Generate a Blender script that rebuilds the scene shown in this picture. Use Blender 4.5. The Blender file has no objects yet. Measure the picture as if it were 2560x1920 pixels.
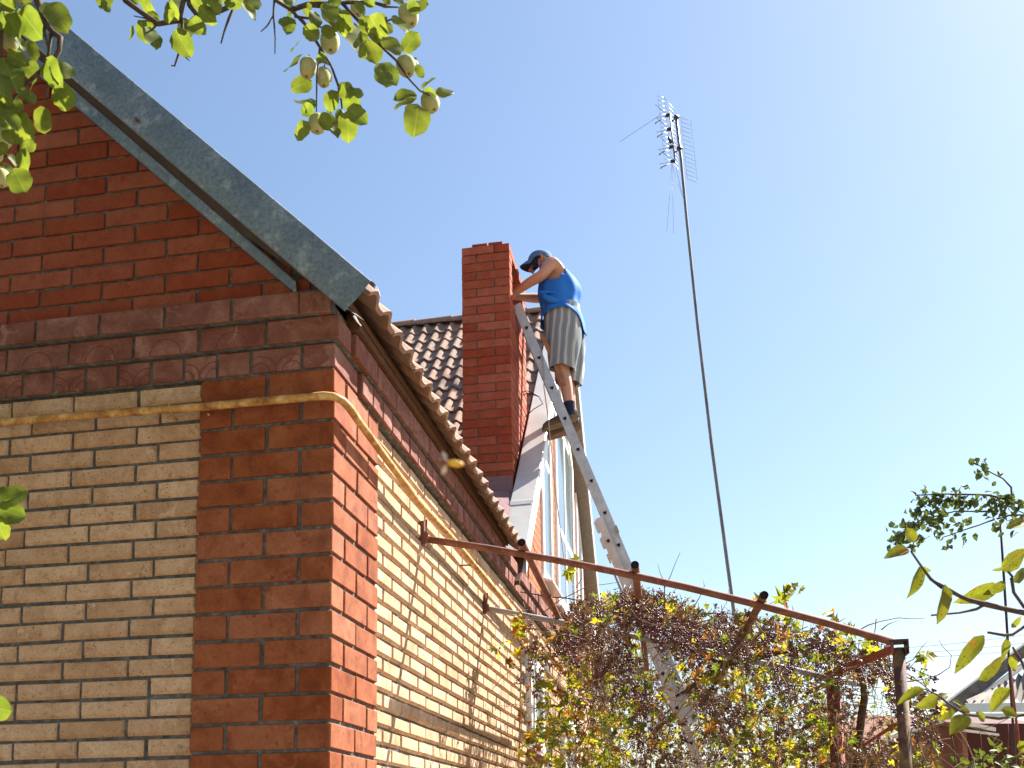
import bpy, bmesh, math, random
from mathutils import Vector, Matrix, noise
random.seed(7)
S = bpy.context.scene
COL = S.collection
D = bpy.data
R = random.uniform

# ---------------------------------------------------------------- camera, sky, sun, exposure
CAM = Vector((1.2369, -3.3510, -0.2930))
YAW, PITCH, ROLL = 0.1796, 0.1459, -0.0141
FPX, CY = 2600.81, 742.91                      # focal length and lens shift of the 2560 px photograph
FF = Vector((-math.sin(YAW)*math.cos(PITCH), math.cos(YAW)*math.cos(PITCH), math.sin(PITCH)))
r0 = Vector((math.cos(YAW), math.sin(YAW), 0)); u0 = r0.cross(FF)
RR = math.cos(ROLL)*r0 + math.sin(ROLL)*u0
UU = -math.sin(ROLL)*r0 + math.cos(ROLL)*u0
cam = D.cameras.new('camera'); cam.sensor_width = 36; cam.sensor_fit = 'HORIZONTAL'
cam.lens = FPX/2560*36; cam.shift_y = CY/2560; cam.clip_end = 2000; cam.clip_start = .02
co = D.objects.new('camera', cam); COL.objects.link(co)
co.matrix_world = Matrix(((RR.x, UU.x, -FF.x, CAM.x), (RR.y, UU.y, -FF.y, CAM.y), (RR.z, UU.z, -FF.z, CAM.z), (0, 0, 0, 1)))
S.camera = co
cam.dof.use_dof = True; cam.dof.focus_distance = 6.0; cam.dof.aperture_fstop = 9

SUN = Vector((1.0, 0.90, 1.60)).normalized()    # direction towards the sun
w = D.worlds.new('World'); S.world = w; w.use_nodes = True
nt = w.node_tree; nt.nodes.clear()
sky = nt.nodes.new('ShaderNodeTexSky'); sky.sky_type = 'NISHITA'; sky.sun_disc = False
sky.sun_elevation = math.asin(SUN.z); sky.sun_rotation = math.atan2(SUN.x, SUN.y)
sky.altitude = 100; sky.air_density = 1.3; sky.dust_density = 0.95; sky.ozone_density = 2.2
bg = nt.nodes.new('ShaderNodeBackground'); bg.inputs[1].default_value = 0.05
wo = nt.nodes.new('ShaderNodeOutputWorld')
nt.links.new(sky.outputs[0], bg.inputs[0]); nt.links.new(bg.outputs[0], wo.inputs[0])
sl = D.lights.new('sun', 'SUN'); sl.energy = 5.0; sl.angle = math.radians(.55); sl.color = (1, .945, .86)
so = D.objects.new('sun', sl); COL.objects.link(so); so.rotation_euler = SUN.to_track_quat('Z', 'Y').to_euler(); so.location = (20, 18, 32)
S.view_settings.view_transform = 'Standard'; S.view_settings.look = 'None'
S.view_settings.exposure = 1.92; S.view_settings.gamma = 1
S.render.engine = 'CYCLES'
S.cycles.max_bounces = 8; S.cycles.transparent_max_bounces = 8

def at(x, y, d):
    """world point seen at photograph pixel (x, y), d metres along the view axis"""
    return CAM + d*(FF + RR*((x-1280)/FPX) - UU*((y-960-CY)/FPX))
def ray(x, y): return FF + RR*((x-1280)/FPX) - UU*((y-960-CY)/FPX)
def atX(x, y, v):
    r = ray(x, y); return CAM + r*((v-CAM.x)/r.x)
def atY(x, y, v):
    r = ray(x, y); return CAM + r*((v-CAM.y)/r.y)
def atZ(x, y, v):
    r = ray(x, y); return CAM + r*((v-CAM.z)/r.z)

# ---------------------------------------------------------------- object helpers
def link(o, parent=None):
    COL.objects.link(o)
    if parent is not None: o.parent = parent
    return o
def tag(o, label, cat, group=None):
    o['label'] = label; o['category'] = cat
    if group: o['group'] = group
    return o
def thing(name, label, cat, loc=(0, 0, 0), group=None):
    o = D.objects.new(name, None); o.empty_display_size = .1; o.location = loc
    link(o); return tag(o, label, cat, group)
def place(name, mesh, parent, loc, rot=(0, 0, 0), scale=(1, 1, 1), kind=None):
    """an object; loc is in world space, parents are Empties or meshes that sit unrotated"""
    o = D.objects.new(name, mesh); link(o, parent)
    p = Vector((0, 0, 0)); q = parent
    while q is not None: p += q.location; q = q.parent
    o.location = Vector(loc) - p
    o.rotation_euler = rot; o.scale = scale
    if kind: o['kind'] = kind
    return o
class MB:
    """collects shapes into one mesh (world coordinates)"""
    def __init__(s): s.v = []; s.f = []; s.m = []; s.s = []
    def add(s, vs, fs, m=0, smooth=False):
        b = len(s.v); s.v += [tuple(v) for v in vs]
        for f in fs: s.f.append([b+i for i in f]); s.m.append(m); s.s.append(smooth)
    def box(s, lo, hi, m=0):
        x0, y0, z0 = lo; x1, y1, z1 = hi
        s.add([(x0,y0,z0),(x1,y0,z0),(x1,y1,z0),(x0,y1,z0),(x0,y0,z1),(x1,y0,z1),(x1,y1,z1),(x0,y1,z1)],
              [(3,2,1,0),(4,5,6,7),(0,1,5,4),(1,2,6,5),(2,3,7,6),(3,0,4,7)], m)
    def prism(s, pts, ext, m=0):
        """polygon pts extruded by vector ext"""
        n = len(pts); e = Vector(ext); P = [Vector(p) for p in pts]
        s.add(P+[p+e for p in P], [list(range(n))[::-1], list(range(n, 2*n))]+[(i,(i+1)%n,n+(i+1)%n,n+i) for i in range(n)], m)
    def tube(s, pts, rad, n=8, m=0, cap=True, smooth=True):
        P = [Vector(p) for p in pts]; k = len(P)
        rad = rad if isinstance(rad, (list, tuple)) else [rad]*k
        b = len(s.v); up = None
        for i in range(k):
            t = (P[min(i+1, k-1)]-P[max(i-1, 0)])
            if t.length < 1e-9: t = Vector((0, 0, 1))
            t.normalize()
            if up is None: up = t.orthogonal().normalized()
            else:
                up = up - t*up.dot(t)
                up = up.normalized() if up.length > 1e-6 else t.orthogonal().normalized()
            sd = t.cross(up)
            for j in range(n):
                a = 2*math.pi*j/n
                s.v.append(tuple(P[i]+(up*math.cos(a)+sd*math.sin(a))*rad[i]))
        for i in range(k-1):
            for j in range(n):
                s.f.append([b+i*n+j, b+i*n+(j+1)%n, b+(i+1)*n+(j+1)%n, b+(i+1)*n+j]); s.m.append(m); s.s.append(smooth)
        if cap:
            s.f.append([b+j for j in range(n)][::-1]); s.m.append(m); s.s.append(False)
            s.f.append([b+(k-1)*n+j for j in range(n)]); s.m.append(m); s.s.append(False)
    def grid(s, rows, closed=False, m=0, smooth=True):
        n = len(rows[0]); b = len(s.v)
        for r in rows: s.v += [tuple(p) for p in r]
        for i in range(len(rows)-1):
            for j in range(n if closed else n-1):
                s.f.append([b+i*n+j, b+i*n+(j+1)%n, b+(i+1)*n+(j+1)%n, b+(i+1)*n+j]); s.m.append(m); s.s.append(smooth)
    def mesh(s, name, mats, origin=(0, 0, 0)):
        me = D.meshes.new(name); o = Vector(origin)
        me.from_pydata([tuple(Vector(v)-o) for v in s.v], [], s.f); me.update()
        for q in (mats if isinstance(mats, (list, tuple)) else [mats]): me.materials.append(q)
        me.polygons.foreach_set('material_index', s.m); me.polygons.foreach_set('use_smooth', s.s)
        return me
    def obj(s, name, mats, parent=None, origin=None, kind=None):
        if origin is None:
            xs = [v[0] for v in s.v]; ys = [v[1] for v in s.v]; zs = [v[2] for v in s.v]
            origin = ((min(xs)+max(xs))/2, (min(ys)+max(ys))/2, min(zs))
        return place(name, s.mesh(name, mats, origin), parent, origin, kind=kind)
def fix_normals(me):
    b = bmesh.new(); b.from_mesh(me); bmesh.ops.recalc_face_normals(b, faces=b.faces); b.to_mesh(me); b.free()

# ---------------------------------------------------------------- materials
class NT:
    def __init__(s, name):
        s.mat = D.materials.new(name); s.mat.use_nodes = True; s.t = s.mat.node_tree
        s.b = s.t.nodes['Principled BSDF']; s.out = s.t.nodes['Material Output']
    def n(s, ty, **kw):
        q = s.t.nodes.new(ty)
        for k, v in kw.items(): setattr(q, k, v)
        return q
    def L(s, a, b): s.t.links.new(a, b)
    def coord(s, scale=(1, 1, 1), rnd=True, world=False):
        if world:
            g = s.n('ShaderNodeNewGeometry'); src = g.outputs['Position']
        else:
            src = s.n('ShaderNodeTexCoord').outputs['Object']
        if rnd:
            oi = s.n('ShaderNodeObjectInfo'); mu = s.n('ShaderNodeMath', operation='MULTIPLY'); mu.inputs[1].default_value = 37.
            s.L(oi.outputs['Random'], mu.inputs[0])
            ad = s.n('ShaderNodeVectorMath', operation='ADD'); s.L(src, ad.inputs[0]); s.L(mu.outputs[0], ad.inputs[1]); src = ad.outputs[0]
        mp = s.n('ShaderNodeMapping'); mp.inputs['Scale'].default_value = scale; s.L(src, mp.inputs[0]); return mp.outputs[0]
    def noise(s, vec, scale, detail=4, rough=.6, dist=0):
        q = s.n('ShaderNodeTexNoise'); s.L(vec, q.inputs['Vector'])
        q.inputs['Scale'].default_value = scale; q.inputs['Detail'].default_value = detail; q.inputs['Roughness'].default_value = rough; q.inputs['Distortion'].default_value = dist
        return q.outputs[0]
    def ramp(s, fac, stops):
        q = s.n('ShaderNodeValToRGB'); s.L(fac, q.inputs[0]); e = q.color_ramp.elements
        while len(e) < len(stops): e.new(.5)
        for i, (p, c) in enumerate(stops):
            e[i].position = p; e[i].color = (*c, 1) if len(c) == 3 else c
        return q.outputs[0]
    def val(s, fac, a, b): return s.ramp(fac, [(a, (0, 0, 0)), (b, (1, 1, 1))])
    def mix(s, fac, a, b, mode='MIX'):
        q = s.n('ShaderNodeMix', data_type='RGBA', blend_type=mode); q.clamp_factor = True
        for k, v in ((0, fac), (6, a), (7, b)):
            if hasattr(v, 'links') or hasattr(v, 'is_linked'): s.L(v, q.inputs[k])
            elif k == 0: q.inputs[0].default_value = v
            else: q.inputs[k].default_value = (*v, 1)
        return q.outputs[2]
    def rnd(s): return s.n('ShaderNodeObjectInfo').outputs['Random']
    def hsv(s, col, h=None, sat=None, v=None):
        q = s.n('ShaderNodeHueSaturation'); s.L(col, q.inputs['Color'])
        for k, x in (('Hue', h), ('Saturation', sat), ('Value', v)):
            if x is not None:
                m = s.n('ShaderNodeMapRange'); s.L(x[0], m.inputs[0]); m.inputs[3].default_value = x[1]; m.inputs[4].default_value = x[2]; s.L(m.outputs[0], q.inputs[k])
        return q.outputs[0]
    def bump(s, h, strength=.3, dist=.004):
        q = s.n('ShaderNodeBump'); q.inputs['Strength'].default_value = strength; q.inputs['Distance'].default_value = dist
        s.L(h, q.inputs['Height']); s.L(q.outputs[0], s.b.inputs['Normal']); return q
    def done(s, col=None, rough=.8, metal=0, spec=.3):
        if col is not None:
            if isinstance(col, tuple): s.b.inputs['Base Color'].default_value = (*col, 1)
            else: s.L(col, s.b.inputs['Base Color'])
        if isinstance(rough, (int, float)): s.b.inputs['Roughness'].default_value = rough
        else: s.L(rough, s.b.inputs['Roughness'])
        s.b.inputs['Metallic'].default_value = metal; s.b.inputs['Specular IOR Level'].default_value = spec
        return s.mat

def simple(name, a, b=None, sc=20, rough=.7, metal=0, spec=.3, bump=0, world=False, det=4):
    t = NT(name); v = t.coord(rnd=not world, world=world)
    if b is None: return t.done(a, rough, metal, spec)
    f = t.noise(v, sc, det); c = t.ramp(f, [(.3, a), (.7, b)])
    if bump: t.bump(f, bump, .004)
    return t.done(c, rough, metal, spec)

def brick_mat(name, cols, dark, speck=None, stain=None, bump=.25, arcs=None):
    t = NT(name); v = t.coord()
    n1 = t.noise(v, 9, 5, .6, .6); n2 = t.noise(v, 120, 3, .7); n3 = t.noise(v, 26, 5, .65)
    c = t.ramp(n1, [(.3, cols[0]), (.5, cols[1]), (.72, cols[2])])
    c = t.hsv(c, h=(t.rnd(), .4975, .5025), sat=(t.rnd(), 1.04, .92), v=(t.rnd(), .86, 1.12))
    c = t.mix(t.val(n3, .56, .72), c, dark)
    if stain: c = t.mix(t.val(t.noise(v, 14, 3, .5, 1.2), .62, .72), c, stain)
    c = t.mix(t.val(n2, .25, .85), t.mix(1, c, (.62, .6, .58), 'MULTIPLY'), c)
    if speck:
        vo = t.n('ShaderNodeTexVoronoi', feature='F1'); t.L(v, vo.inputs['Vector']); vo.inputs['Scale'].default_value = 95
        sp = t.ramp(vo.outputs['Distance'], [(.16, (1, 1, 1)), (.26, (0, 0, 0))])
        k = t.n('ShaderNodeMath', operation='GREATER_THAN'); t.L(t.noise(v, 40, 2), k.inputs[0]); k.inputs[1].default_value = .53
        m = t.n('ShaderNodeMath', operation='MULTIPLY'); t.L(sp, m.inputs[0]); t.L(k.outputs[0], m.inputs[1])
        c = t.mix(m.outputs[0], c, speck)
    h = t.mix(.5, n2, n3)
    if arcs:
        # grooved arcs on the brick face, their shade put in as dark lines: rings round points given in brick coordinates (x along, z up)
        tc = t.n('ShaderNodeTexCoord'); tot = None
        for (ax, az, rad) in arcs:
            mp = t.n('ShaderNodeVectorMath', operation='SUBTRACT'); t.L(tc.outputs['Object'], mp.inputs[0]); mp.inputs[1].default_value = (ax, 0, az)
            mu = t.n('ShaderNodeVectorMath', operation='MULTIPLY'); t.L(mp.outputs[0], mu.inputs[0]); mu.inputs[1].default_value = (1, 0, 1)
            ln = t.n('ShaderNodeVectorMath', operation='LENGTH'); t.L(mu.outputs[0], ln.inputs[0])
            sb = t.n('ShaderNodeMath', operation='SUBTRACT'); t.L(ln.outputs['Value'], sb.inputs[0]); sb.inputs[1].default_value = rad
            ab = t.n('ShaderNodeMath', operation='ABSOLUTE'); t.L(sb.outputs[0], ab.inputs[0])
            lt = t.ramp(ab.outputs[0], [(.0016, (1, 1, 1)), (.0034, (0, 0, 0))])
            tot = lt if tot is None else t.mix(1, tot, lt, 'LIGHTEN')
        c = t.mix(t.mix(1, tot, (.8, .8, .8), 'MULTIPLY'), c, (.10, .03, .02))
        h = t.mix(tot, h, (0, 0, 0))
    t.bump(h, bump, .003)
    return t.done(c, .85, 0, .25)

M = {}
YC = ((.46, .28, .16), (.60, .40, .25), (.68, .485, .335))
M['yellow'] = brick_mat('buff_brick', YC, (.40, .25, .13), speck=(.10, .05, .02), stain=(.62, .48, .36), bump=.35)
RC = ((.20, .052, .018), (.315, .092, .034), (.39, .14, .06))
M['red'] = brick_mat('red_brick', RC, (.20, .045, .022), stain=(.36, .105, .045))
M['gable'] = brick_mat('gable_brick', ((.26, .050, .019), (.31, .066, .025), (.36, .088, .035)), (.25, .048, .019), bump=.2)
FC = ((.17, .060, .042), (.25, .098, .072), (.36, .18, .14))
M['frieze'] = brick_mat('frieze_brick', FC, (.21, .06, .04), stain=(.34, .18, .145))
M['arch'] = brick_mat('arch_brick', FC, (.21, .06, .04), stain=(.34, .18, .145), arcs=[(0, -.045, .062)])
M['fan'] = brick_mat('fan_brick', FC, (.23, .06, .04), stain=(.42, .22, .18), arcs=[(-.06, -.045, .062), (.06, -.045, .062), (-.06, -.045, .036), (.06, -.045, .036)])
M['chimney'] = brick_mat('chimney_brick', ((.34, .065, .030), (.40, .086, .040), (.45, .115, .055)), (.34, .066, .032), bump=.2)
M['wing'] = brick_mat('wing_brick', ((.40, .13, .06), (.47, .17, .08), (.52, .22, .11)), (.42, .14, .065), bump=.15)
t = NT('mortar'); v = t.coord(rnd=False, world=True)
n1 = t.noise(v, 28, 5, .7); n2 = t.noise(v, 240, 3, .7)
c = t.ramp(n1, [(.3, (.05, .05, .05)), (.55, (.125, .125, .122)), (.75, (.24, .23, .215))])
t.bump(t.mix(.5, n1, n2), .6, .006); M['mortar'] = t.done(c, .95, 0, .15)
# galvanised sheet
t = NT('galvanised'); v = t.coord(rnd=False)
n1 = t.noise(v, 4, 4, .6); n2 = t.noise(v, 70, 4, .75); n3 = t.noise(v, 9, 8, .75, .2)
c = t.ramp(n1, [(.3, (.155, .195, .245)), (.7, (.275, .325, .38))])
c = t.mix(t.val(n2, .4, .75), c, (.095, .14, .19)); 
c = t.mix(t.mix(1, t.val(n3, .53, .66), (.5, .5, .5), 'MULTIPLY'), c, (.62, .65, .67))
t.bump(n1, .12, .02); M['galv'] = t.done(c, t.ramp(n2, [(.2, (.42,)*3), (.8, (.62,)*3)]), .55, .5)
M['soffit'] = simple('soffit_brown', (.055, .042, .037), (.085, .065, .055), 14, .7, bump=.1)
M['tin_brown'] = simple('painted_tin', (.17, .09, .10), (.23, .13, .135), 30, .55, bump=.1)
M['tin_grey'] = simple('verge_tin', (.56, .55, .52), (.66, .65, .62), 5, .4, .2, .5)
M['pvc'] = simple('white_plastic', (.80, .81, .82), (.86, .86, .86), 8, .35, 0, .5)
M['wood_dark'] = simple('dark_wood', (.075, .033, .018), (.13, .06, .03), 25, .8, bump=.3)
# concrete roof tile
t = NT('roof_tile'); v = t.coord()
n1 = t.noise(v, 14, 5, .65); n2 = t.noise(v, 180, 3, .8)
c = t.ramp(n1, [(.3, (.25, .15, .115)), (.5, (.34, .22, .17)), (.72, (.43, .31, .235))])
c = t.mix(t.val(n2, .3, .8), t.mix(1, c, (.6, .58, .56), 'MULTIPLY'), c); c = t.hsv(c, sat=(t.rnd(), .8, 1.1), v=(t.rnd(), .82, 1.15))
t.bump(n2, .35, .004); M['tile'] = t.done(c, .9, 0, .2)
# rust
def rust(name, cols, sc=18, rough=.75, metal=.2):
    t = NT(name); v = t.coord(rnd=False); n1 = t.noise(v, sc, 6, .65, .5); n2 = t.noise(v, sc*7, 4, .7)
    c = t.ramp(n1, [(.28, cols[0]), (.5, cols[1]), (.7, cols[2])]); c = t.mix(t.val(n2, .55, .8), c, cols[0])
    t.bump(n2, .3, .003); return t.done(c, rough, metal, .3)
M['rust'] = rust('rusty_iron', ((.10, .045, .034), (.18, .072, .048), (.27, .125, .088)))
M['rust_red'] = rust('red_oxide_iron', ((.14, .035, .02), (.24, .06, .035), (.32, .10, .06)))
M['rust_grey'] = rust('grey_iron', ((.22, .21, .21), (.33, .33, .33), (.40, .38, .36)), 9)
M['post'] = rust('lichen_iron', ((.05, .028, .025), (.10, .05, .04), (.30, .22, .07)), 9)
M['gas'] = rust('yellow_pipe_paint', ((.16, .055, .016), (.44, .235, .07), (.66, .46, .20)), 17, .6, 0)
t = NT('aluminium'); v = t.coord(rnd=False); n1 = t.noise(v, 14, 5, .7); n2 = t.noise(v, 60, 5, .8, 1.5)
c = t.ramp(n1, [(.3, (.38, .385, .39)), (.7, (.60, .60, .60))]); c = t.mix(t.val(n2, .62, .7), c, (.22, .16, .10))
M['alu'] = t.done(c, .5, .45, .5)
t = NT('dirty_aluminium'); v = t.coord(rnd=False); n1 = t.noise(v, 9, 5, .7); n2 = t.noise(v, 40, 5, .8, 1.5)
c = t.ramp(n1, [(.3, (.44, .40, .37)), (.7, (.66, .61, .57))]); c = t.mix(t.val(n2, .58, .68), c, (.24, .15, .10))
M['alu2'] = t.done(c, .6, .25, .4)
M['dark'] = simple('hollow_shade', (.02, .015, .012), None)  # near-black caps paint the shade inside open tube ends
M['alu_dark'] = simple('grey_clip', (.26, .24, .21), (.34, .31, .27), 30, .6, .3)
M['plank'] = simple('varnished_wood', (.24, .10, .045), (.36, .17, .075), 30, .6)
t = NT('glass'); v = t.coord(rnd=False); c = t.ramp(t.noise(v, .8, 2), [(.35, (.10, .14, .15)), (.65, (.16, .21, .22))])
M['glass'] = t.done(c, .06, 0, .9)
M['cord'] = simple('cord', (.42, .34, .27), None); M['wire'] = simple('wire_black', (.03, .03, .035), None, rough=.5)
M['steel_dark'] = simple('antenna_black', (.035, .02, .025), None, rough=.5)
M['mast'] = simple('mast_steel', (.10, .095, .095), (.19, .185, .18), 6, .5, .5, .5)
M['wire_alu'] = simple('antenna_wire', (.18, .22, .28), None, rough=.4, metal=.6)
M['bark'] = simple('bark', (.045, .028, .022), (.10, .07, .055), 60, .9, bump=.5)
M['cane'] = simple('vine_cane', (.13, .075, .045), (.30, .19, .11), 30, .8, world=True)
M['bark_vine'] = simple('vine_bark', (.035, .022, .015), (.10, .065, .04), 50, .95, bump=.8, world=True)

def leaf_mat(name, top, back, hv=(.49, .51), vv=(.75, 1.25), spots=None, trans=.5, autumn=None):
    t = NT(name); v = t.coord(); n1 = t.noise(v, 25, 4, .6)
    c = t.ramp(n1, [(.3, top), (.7, back)])
    if autumn:
        r = t.rnd(); c2 = t.ramp(r, autumn); c = t.mix(t.val(t.noise(v, 16, 3, .6), .2, .9), c2, t.mix(1, c2, (.72, .62, .5), 'MULTIPLY'))
    c = t.hsv(c, h=(t.rnd(), *hv), v=(t.noise(v, 2, 1), *vv))
    if spots:
        vo = t.n('ShaderNodeTexVoronoi'); t.L(v, vo.inputs['Vector']); vo.inputs['Scale'].default_value = 120
        sp = t.ramp(vo.outputs['Distance'], [(.18, (1, 1, 1)), (.28, (0, 0, 0))]); k = t.val(t.noise(v, 30, 2), .44, .5)
        c = t.mix(t.mix(1, sp, k, 'MULTIPLY'), c, (.03, .015, .008))
        c = t.mix(t.val(t.noise(v, 22, 3), .58, .72), c, spots)
    # veins along the blade
    tc = t.n('ShaderNodeTexCoord'); sx = t.n('ShaderNodeSeparateXYZ'); t.L(tc.outputs['UV'], sx.inputs[0])
    d = t.n('ShaderNodeMath', operation='SUBTRACT'); t.L(sx.outputs[0], d.inputs[0]); d.inputs[1].default_value = .5
    a = t.n('ShaderNodeMath', operation='ABSOLUTE'); t.L(d.outputs[0], a.inputs[0])
    b = t.n('ShaderNodeMath', operation='SUBTRACT'); t.L(sx.outputs[1], b.inputs[0]); t.L(a.outputs[0], b.inputs[1])
    m2 = t.n('ShaderNodeMath', operation='MULTIPLY'); t.L(b.outputs[0], m2.inputs[0]); m2.inputs[1].default_value = 8
    fr = t.n('ShaderNodeMath', operation='FRACT'); t.L(m2.outputs[0], fr.inputs[0])
    l2 = t.ramp(fr.outputs[0], [(.0, (1, 1, 1)), (.10, (0, 0, 0))]); l1 = t.ramp(a.outputs[0], [(.012, (1, 1, 1)), (.03, (0, 0, 0))])
    vein = t.mix(1, t.mix(1, l2, (.45,)*3, 'MULTIPLY'), l1, 'LIGHTEN')
    c = t.mix(t.mix(1, vein, (.45,)*3, 'MULTIPLY'), c, t.mix(1, c, (.10, .12, .05), 'ADD'))
    t.L(c, t.b.inputs['Base Color']); t.b.inputs['Roughness'].default_value = .55; t.b.inputs['Specular IOR Level'].default_value = .25
    tr = t.n('ShaderNodeBsdfTranslucent'); tc2 = t.mix(1, c, (1.35, 1.3, .45), 'MULTIPLY'); t.L(tc2, tr.inputs[0])
    ms = t.n('ShaderNodeMixShader'); ms.inputs[0].default_value = trans
    t.L(t.b.outputs[0], ms.inputs[1]); t.L(tr.outputs[0], ms.inputs[2]); t.L(ms.outputs[0], t.out.inputs[0])
    return t.mat
M['leaf_q'] = leaf_mat('quince_leaf', (.095, .135, .030), (.17, .21, .055), trans=.56)
M['leaf_c'] = leaf_mat('cherry_leaf', (.10, .125, .018), (.19, .195, .032), spots=(.26, .11, .025), trans=.46)
M['leaf_p'] = leaf_mat('plum_leaf', (.035, .06, .025), (.09, .12, .04), vv=(.7, 1.6), trans=.3)
M['leaf_v'] = leaf_mat('vine_leaf', (.2, .2, .03), (.3, .3, .05), vv=(.8, 1.35), trans=.55,
    autumn=[(0, (.09, .13, .03)), (.35, (.20, .23, .035)), (.6, (.34, .32, .045)), (.76, (.42, .28, .045)), (.86, (.30, .12, .035)), (.93, (.14, .065, .04))])
M['leaf_s'] = leaf_mat('shrub_leaf', (.05, .08, .022), (.115, .14, .035), vv=(.6, 1.4), trans=.35)
M['leaf_dead'] = leaf_mat('withered_leaf', (.045, .022, .018), (.17, .095, .055), vv=(.5, 1.5), trans=.15)  # withered browns, darkened to paint in the shaded inside of the vine
t = NT('quince_skin'); v = t.coord(); n = t.noise(v, 30, 5, .7); n2 = t.noise(v, 8, 3)
c = t.ramp(n2, [(.3, (.27, .30, .11)), (.6, (.36, .36, .15)), (.8, (.42, .35, .16))]); c = t.mix(t.val(n, .45, .8), c, (.50, .46, .30)); t.bump(n, .25, .003)
M['quince'] = t.done(c, .8, 0, .2)
t = NT('grape'); r = t.rnd(); c = t.ramp(t.noise(t.coord(rnd=False, world=True), 30, 2), [(.3, (.03, .008, .02)), (.5, (.08, .014, .028)), (.68, (.16, .025, .035)), (.8, (.30, .05, .05))])
M['grape'] = t.done(c, .35, 0, .5)
M['skin'] = simple('skin', (.44, .22, .145), (.50, .27, .18), 8, .5, 0, .4)
M['sky_blue'] = simple('blue_cotton', (.012, .13, .50), (.02, .17, .58), 9, .8)
M['cap'] = simple('cap_cloth', (.05, .11, .22), (.08, .16, .29), 20, .85)
M['cap_dark'] = simple('cap_brim', (.022, .022, .045), None, rough=.8)
M['sock'] = simple('sock', (.015, .017, .05), None, rough=.9)
M['shoe'] = simple('shoe', (.07, .055, .045), (.15, .125, .10), 14, .75); M['sole'] = simple('sole', (.11, .075, .045), (.17, .12, .075), 18, .9)
t = NT('striped_shorts'); tc = t.n('ShaderNodeTexCoord'); mp = t.n('ShaderNodeMapping'); t.L(tc.outputs['Object'], mp.inputs[0]); mp.inputs['Rotation'].default_value = (0, math.radians(-6), 0)
wv = t.n('ShaderNodeTexWave', wave_type='BANDS', bands_direction='X'); t.L(mp.outputs[0], wv.inputs['Vector']); wv.inputs['Scale'].default_value = 5.2; wv.inputs['Distortion'].default_value = 1.3; wv.inputs['Detail'].default_value = 1; wv.inputs['Detail Scale'].default_value = 1.5
c = t.ramp(wv.outputs[0], [(0, (.17, .20, .23)), (.20, (.20, .23, .25)), (.24, (.40, .40, .39)), (.28, (.19, .22, .24)), (.74, (.23, .26, .28)), (.82, (.40, .40, .39)), (.95, (.44, .43, .42))])
M['shorts'] = t.done(c, .9, 0, .1)
# ---------------------------------------------------------------- ground
GZ = -1.9
t = NT('ground'); v = t.coord(rnd=False, world=True)
c = t.ramp(t.noise(v, 1.3, 6, .7), [(.35, (.17, .13, .09)), (.6, (.25, .20, .14)), (.78, (.12, .13, .05))])
gm = t.done(c, .95, 0, .1)
b = MB(); b.add([(-300, -300, GZ), (300, -300, GZ), (300, 300, GZ), (-300, 300, GZ)], [(0, 1, 2, 3)])
g = b.obj('ground', gm, origin=(0, 0, GZ)); g['kind'] = 'structure'

# ---------------------------------------------------------------- brick shapes
def block(name, size, mat, bev=.003, seed=0, jit=.0008):
    """solid brick, centred, bevelled arrises, slightly uneven"""
    rr = random.Random(seed); bm = bmesh.new(); bmesh.ops.create_cube(bm, size=1)
    for q in bm.verts: q.co = Vector((q.co.x*size[0], q.co.y*size[1], q.co.z*size[2]))+Vector((rr.uniform(-jit, jit), rr.uniform(-jit, jit), rr.uniform(-jit, jit)))
    bmesh.ops.bevel(bm, geom=bm.edges[:], offset=bev, segments=1, affect='EDGES')
    me = D.meshes.new(name); bm.to_mesh(me); bm.free(); me.materials.append(mat); return me
def facing(name, Ln, H, p, mat, ch=(.004, .004, .004, .004), cd=.004, seed=0, jit=.0012):
    """face brick: origin at the middle of its wall plane (y=0), face at y=-p; ch = left, right, bottom, top chamfer"""
    rr = random.Random(seed); j = lambda: rr.uniform(-jit, jit)
    x0, x1, z0, z1 = -Ln/2, Ln/2, -H/2, H/2
    out = [(x0+j(), z0+j()), (x1+j(), z0+j()), (x1+j(), z1+j()), (x0+j(), z1+j())]
    inn = [(out[0][0]+ch[0], out[0][1]+ch[2]), (out[1][0]-ch[1], out[1][1]+ch[2]), (out[2][0]-ch[1], out[2][1]-ch[3]), (out[3][0]+ch[0], out[3][1]-ch[3])]
    V = [(x, .03, z) for x, z in out]+[(x, -p+cd, z) for x, z in out]+[(x, -p+j()*.5, z) for x, z in inn]
    F = [(8, 9, 10, 11)]+[(4+i, 4+(i+1) % 4, 8+(i+1) % 4, 8+i) for i in range(4)]+[(i, (i+1) % 4, 4+(i+1) % 4, 4+i) for i in range(4)]
    me = D.meshes.new(name); me.from_pydata(V, [], F); me.update(); me.materials.append(mat); return me
CACHE = {}
def fb(kind, Ln, H, p, ch, cd, nvar=6):
    k = (kind, round(Ln, 3), H, p); i = random.randrange(nvar)
    if (k, i) not in CACHE: CACHE[(k, i)] = facing('brick', Ln, H, p, M[kind], ch, cd, seed=hash((kind, round(Ln, 3), i)) % 9999)
    return CACHE[(k, i)]
def bl(kind, size, nvar=5):
    k = (kind,)+tuple(round(s, 3) for s in size); i = random.randrange(nvar)
    if (k, i) not in CACHE: CACHE[(k, i)] = block('brick', size, M[kind], seed=i*13+int(size[0]*1000))
    return CACHE[(k, i)]
PI = math.pi
EAVE = 3.12                  # y where the tiled eave ends and the cross wing's gable begins
house = thing('brick_house', 'red and buff brick house with steep gables, tiled roof and red chimney', 'house', (-2, 4, GZ))
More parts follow.
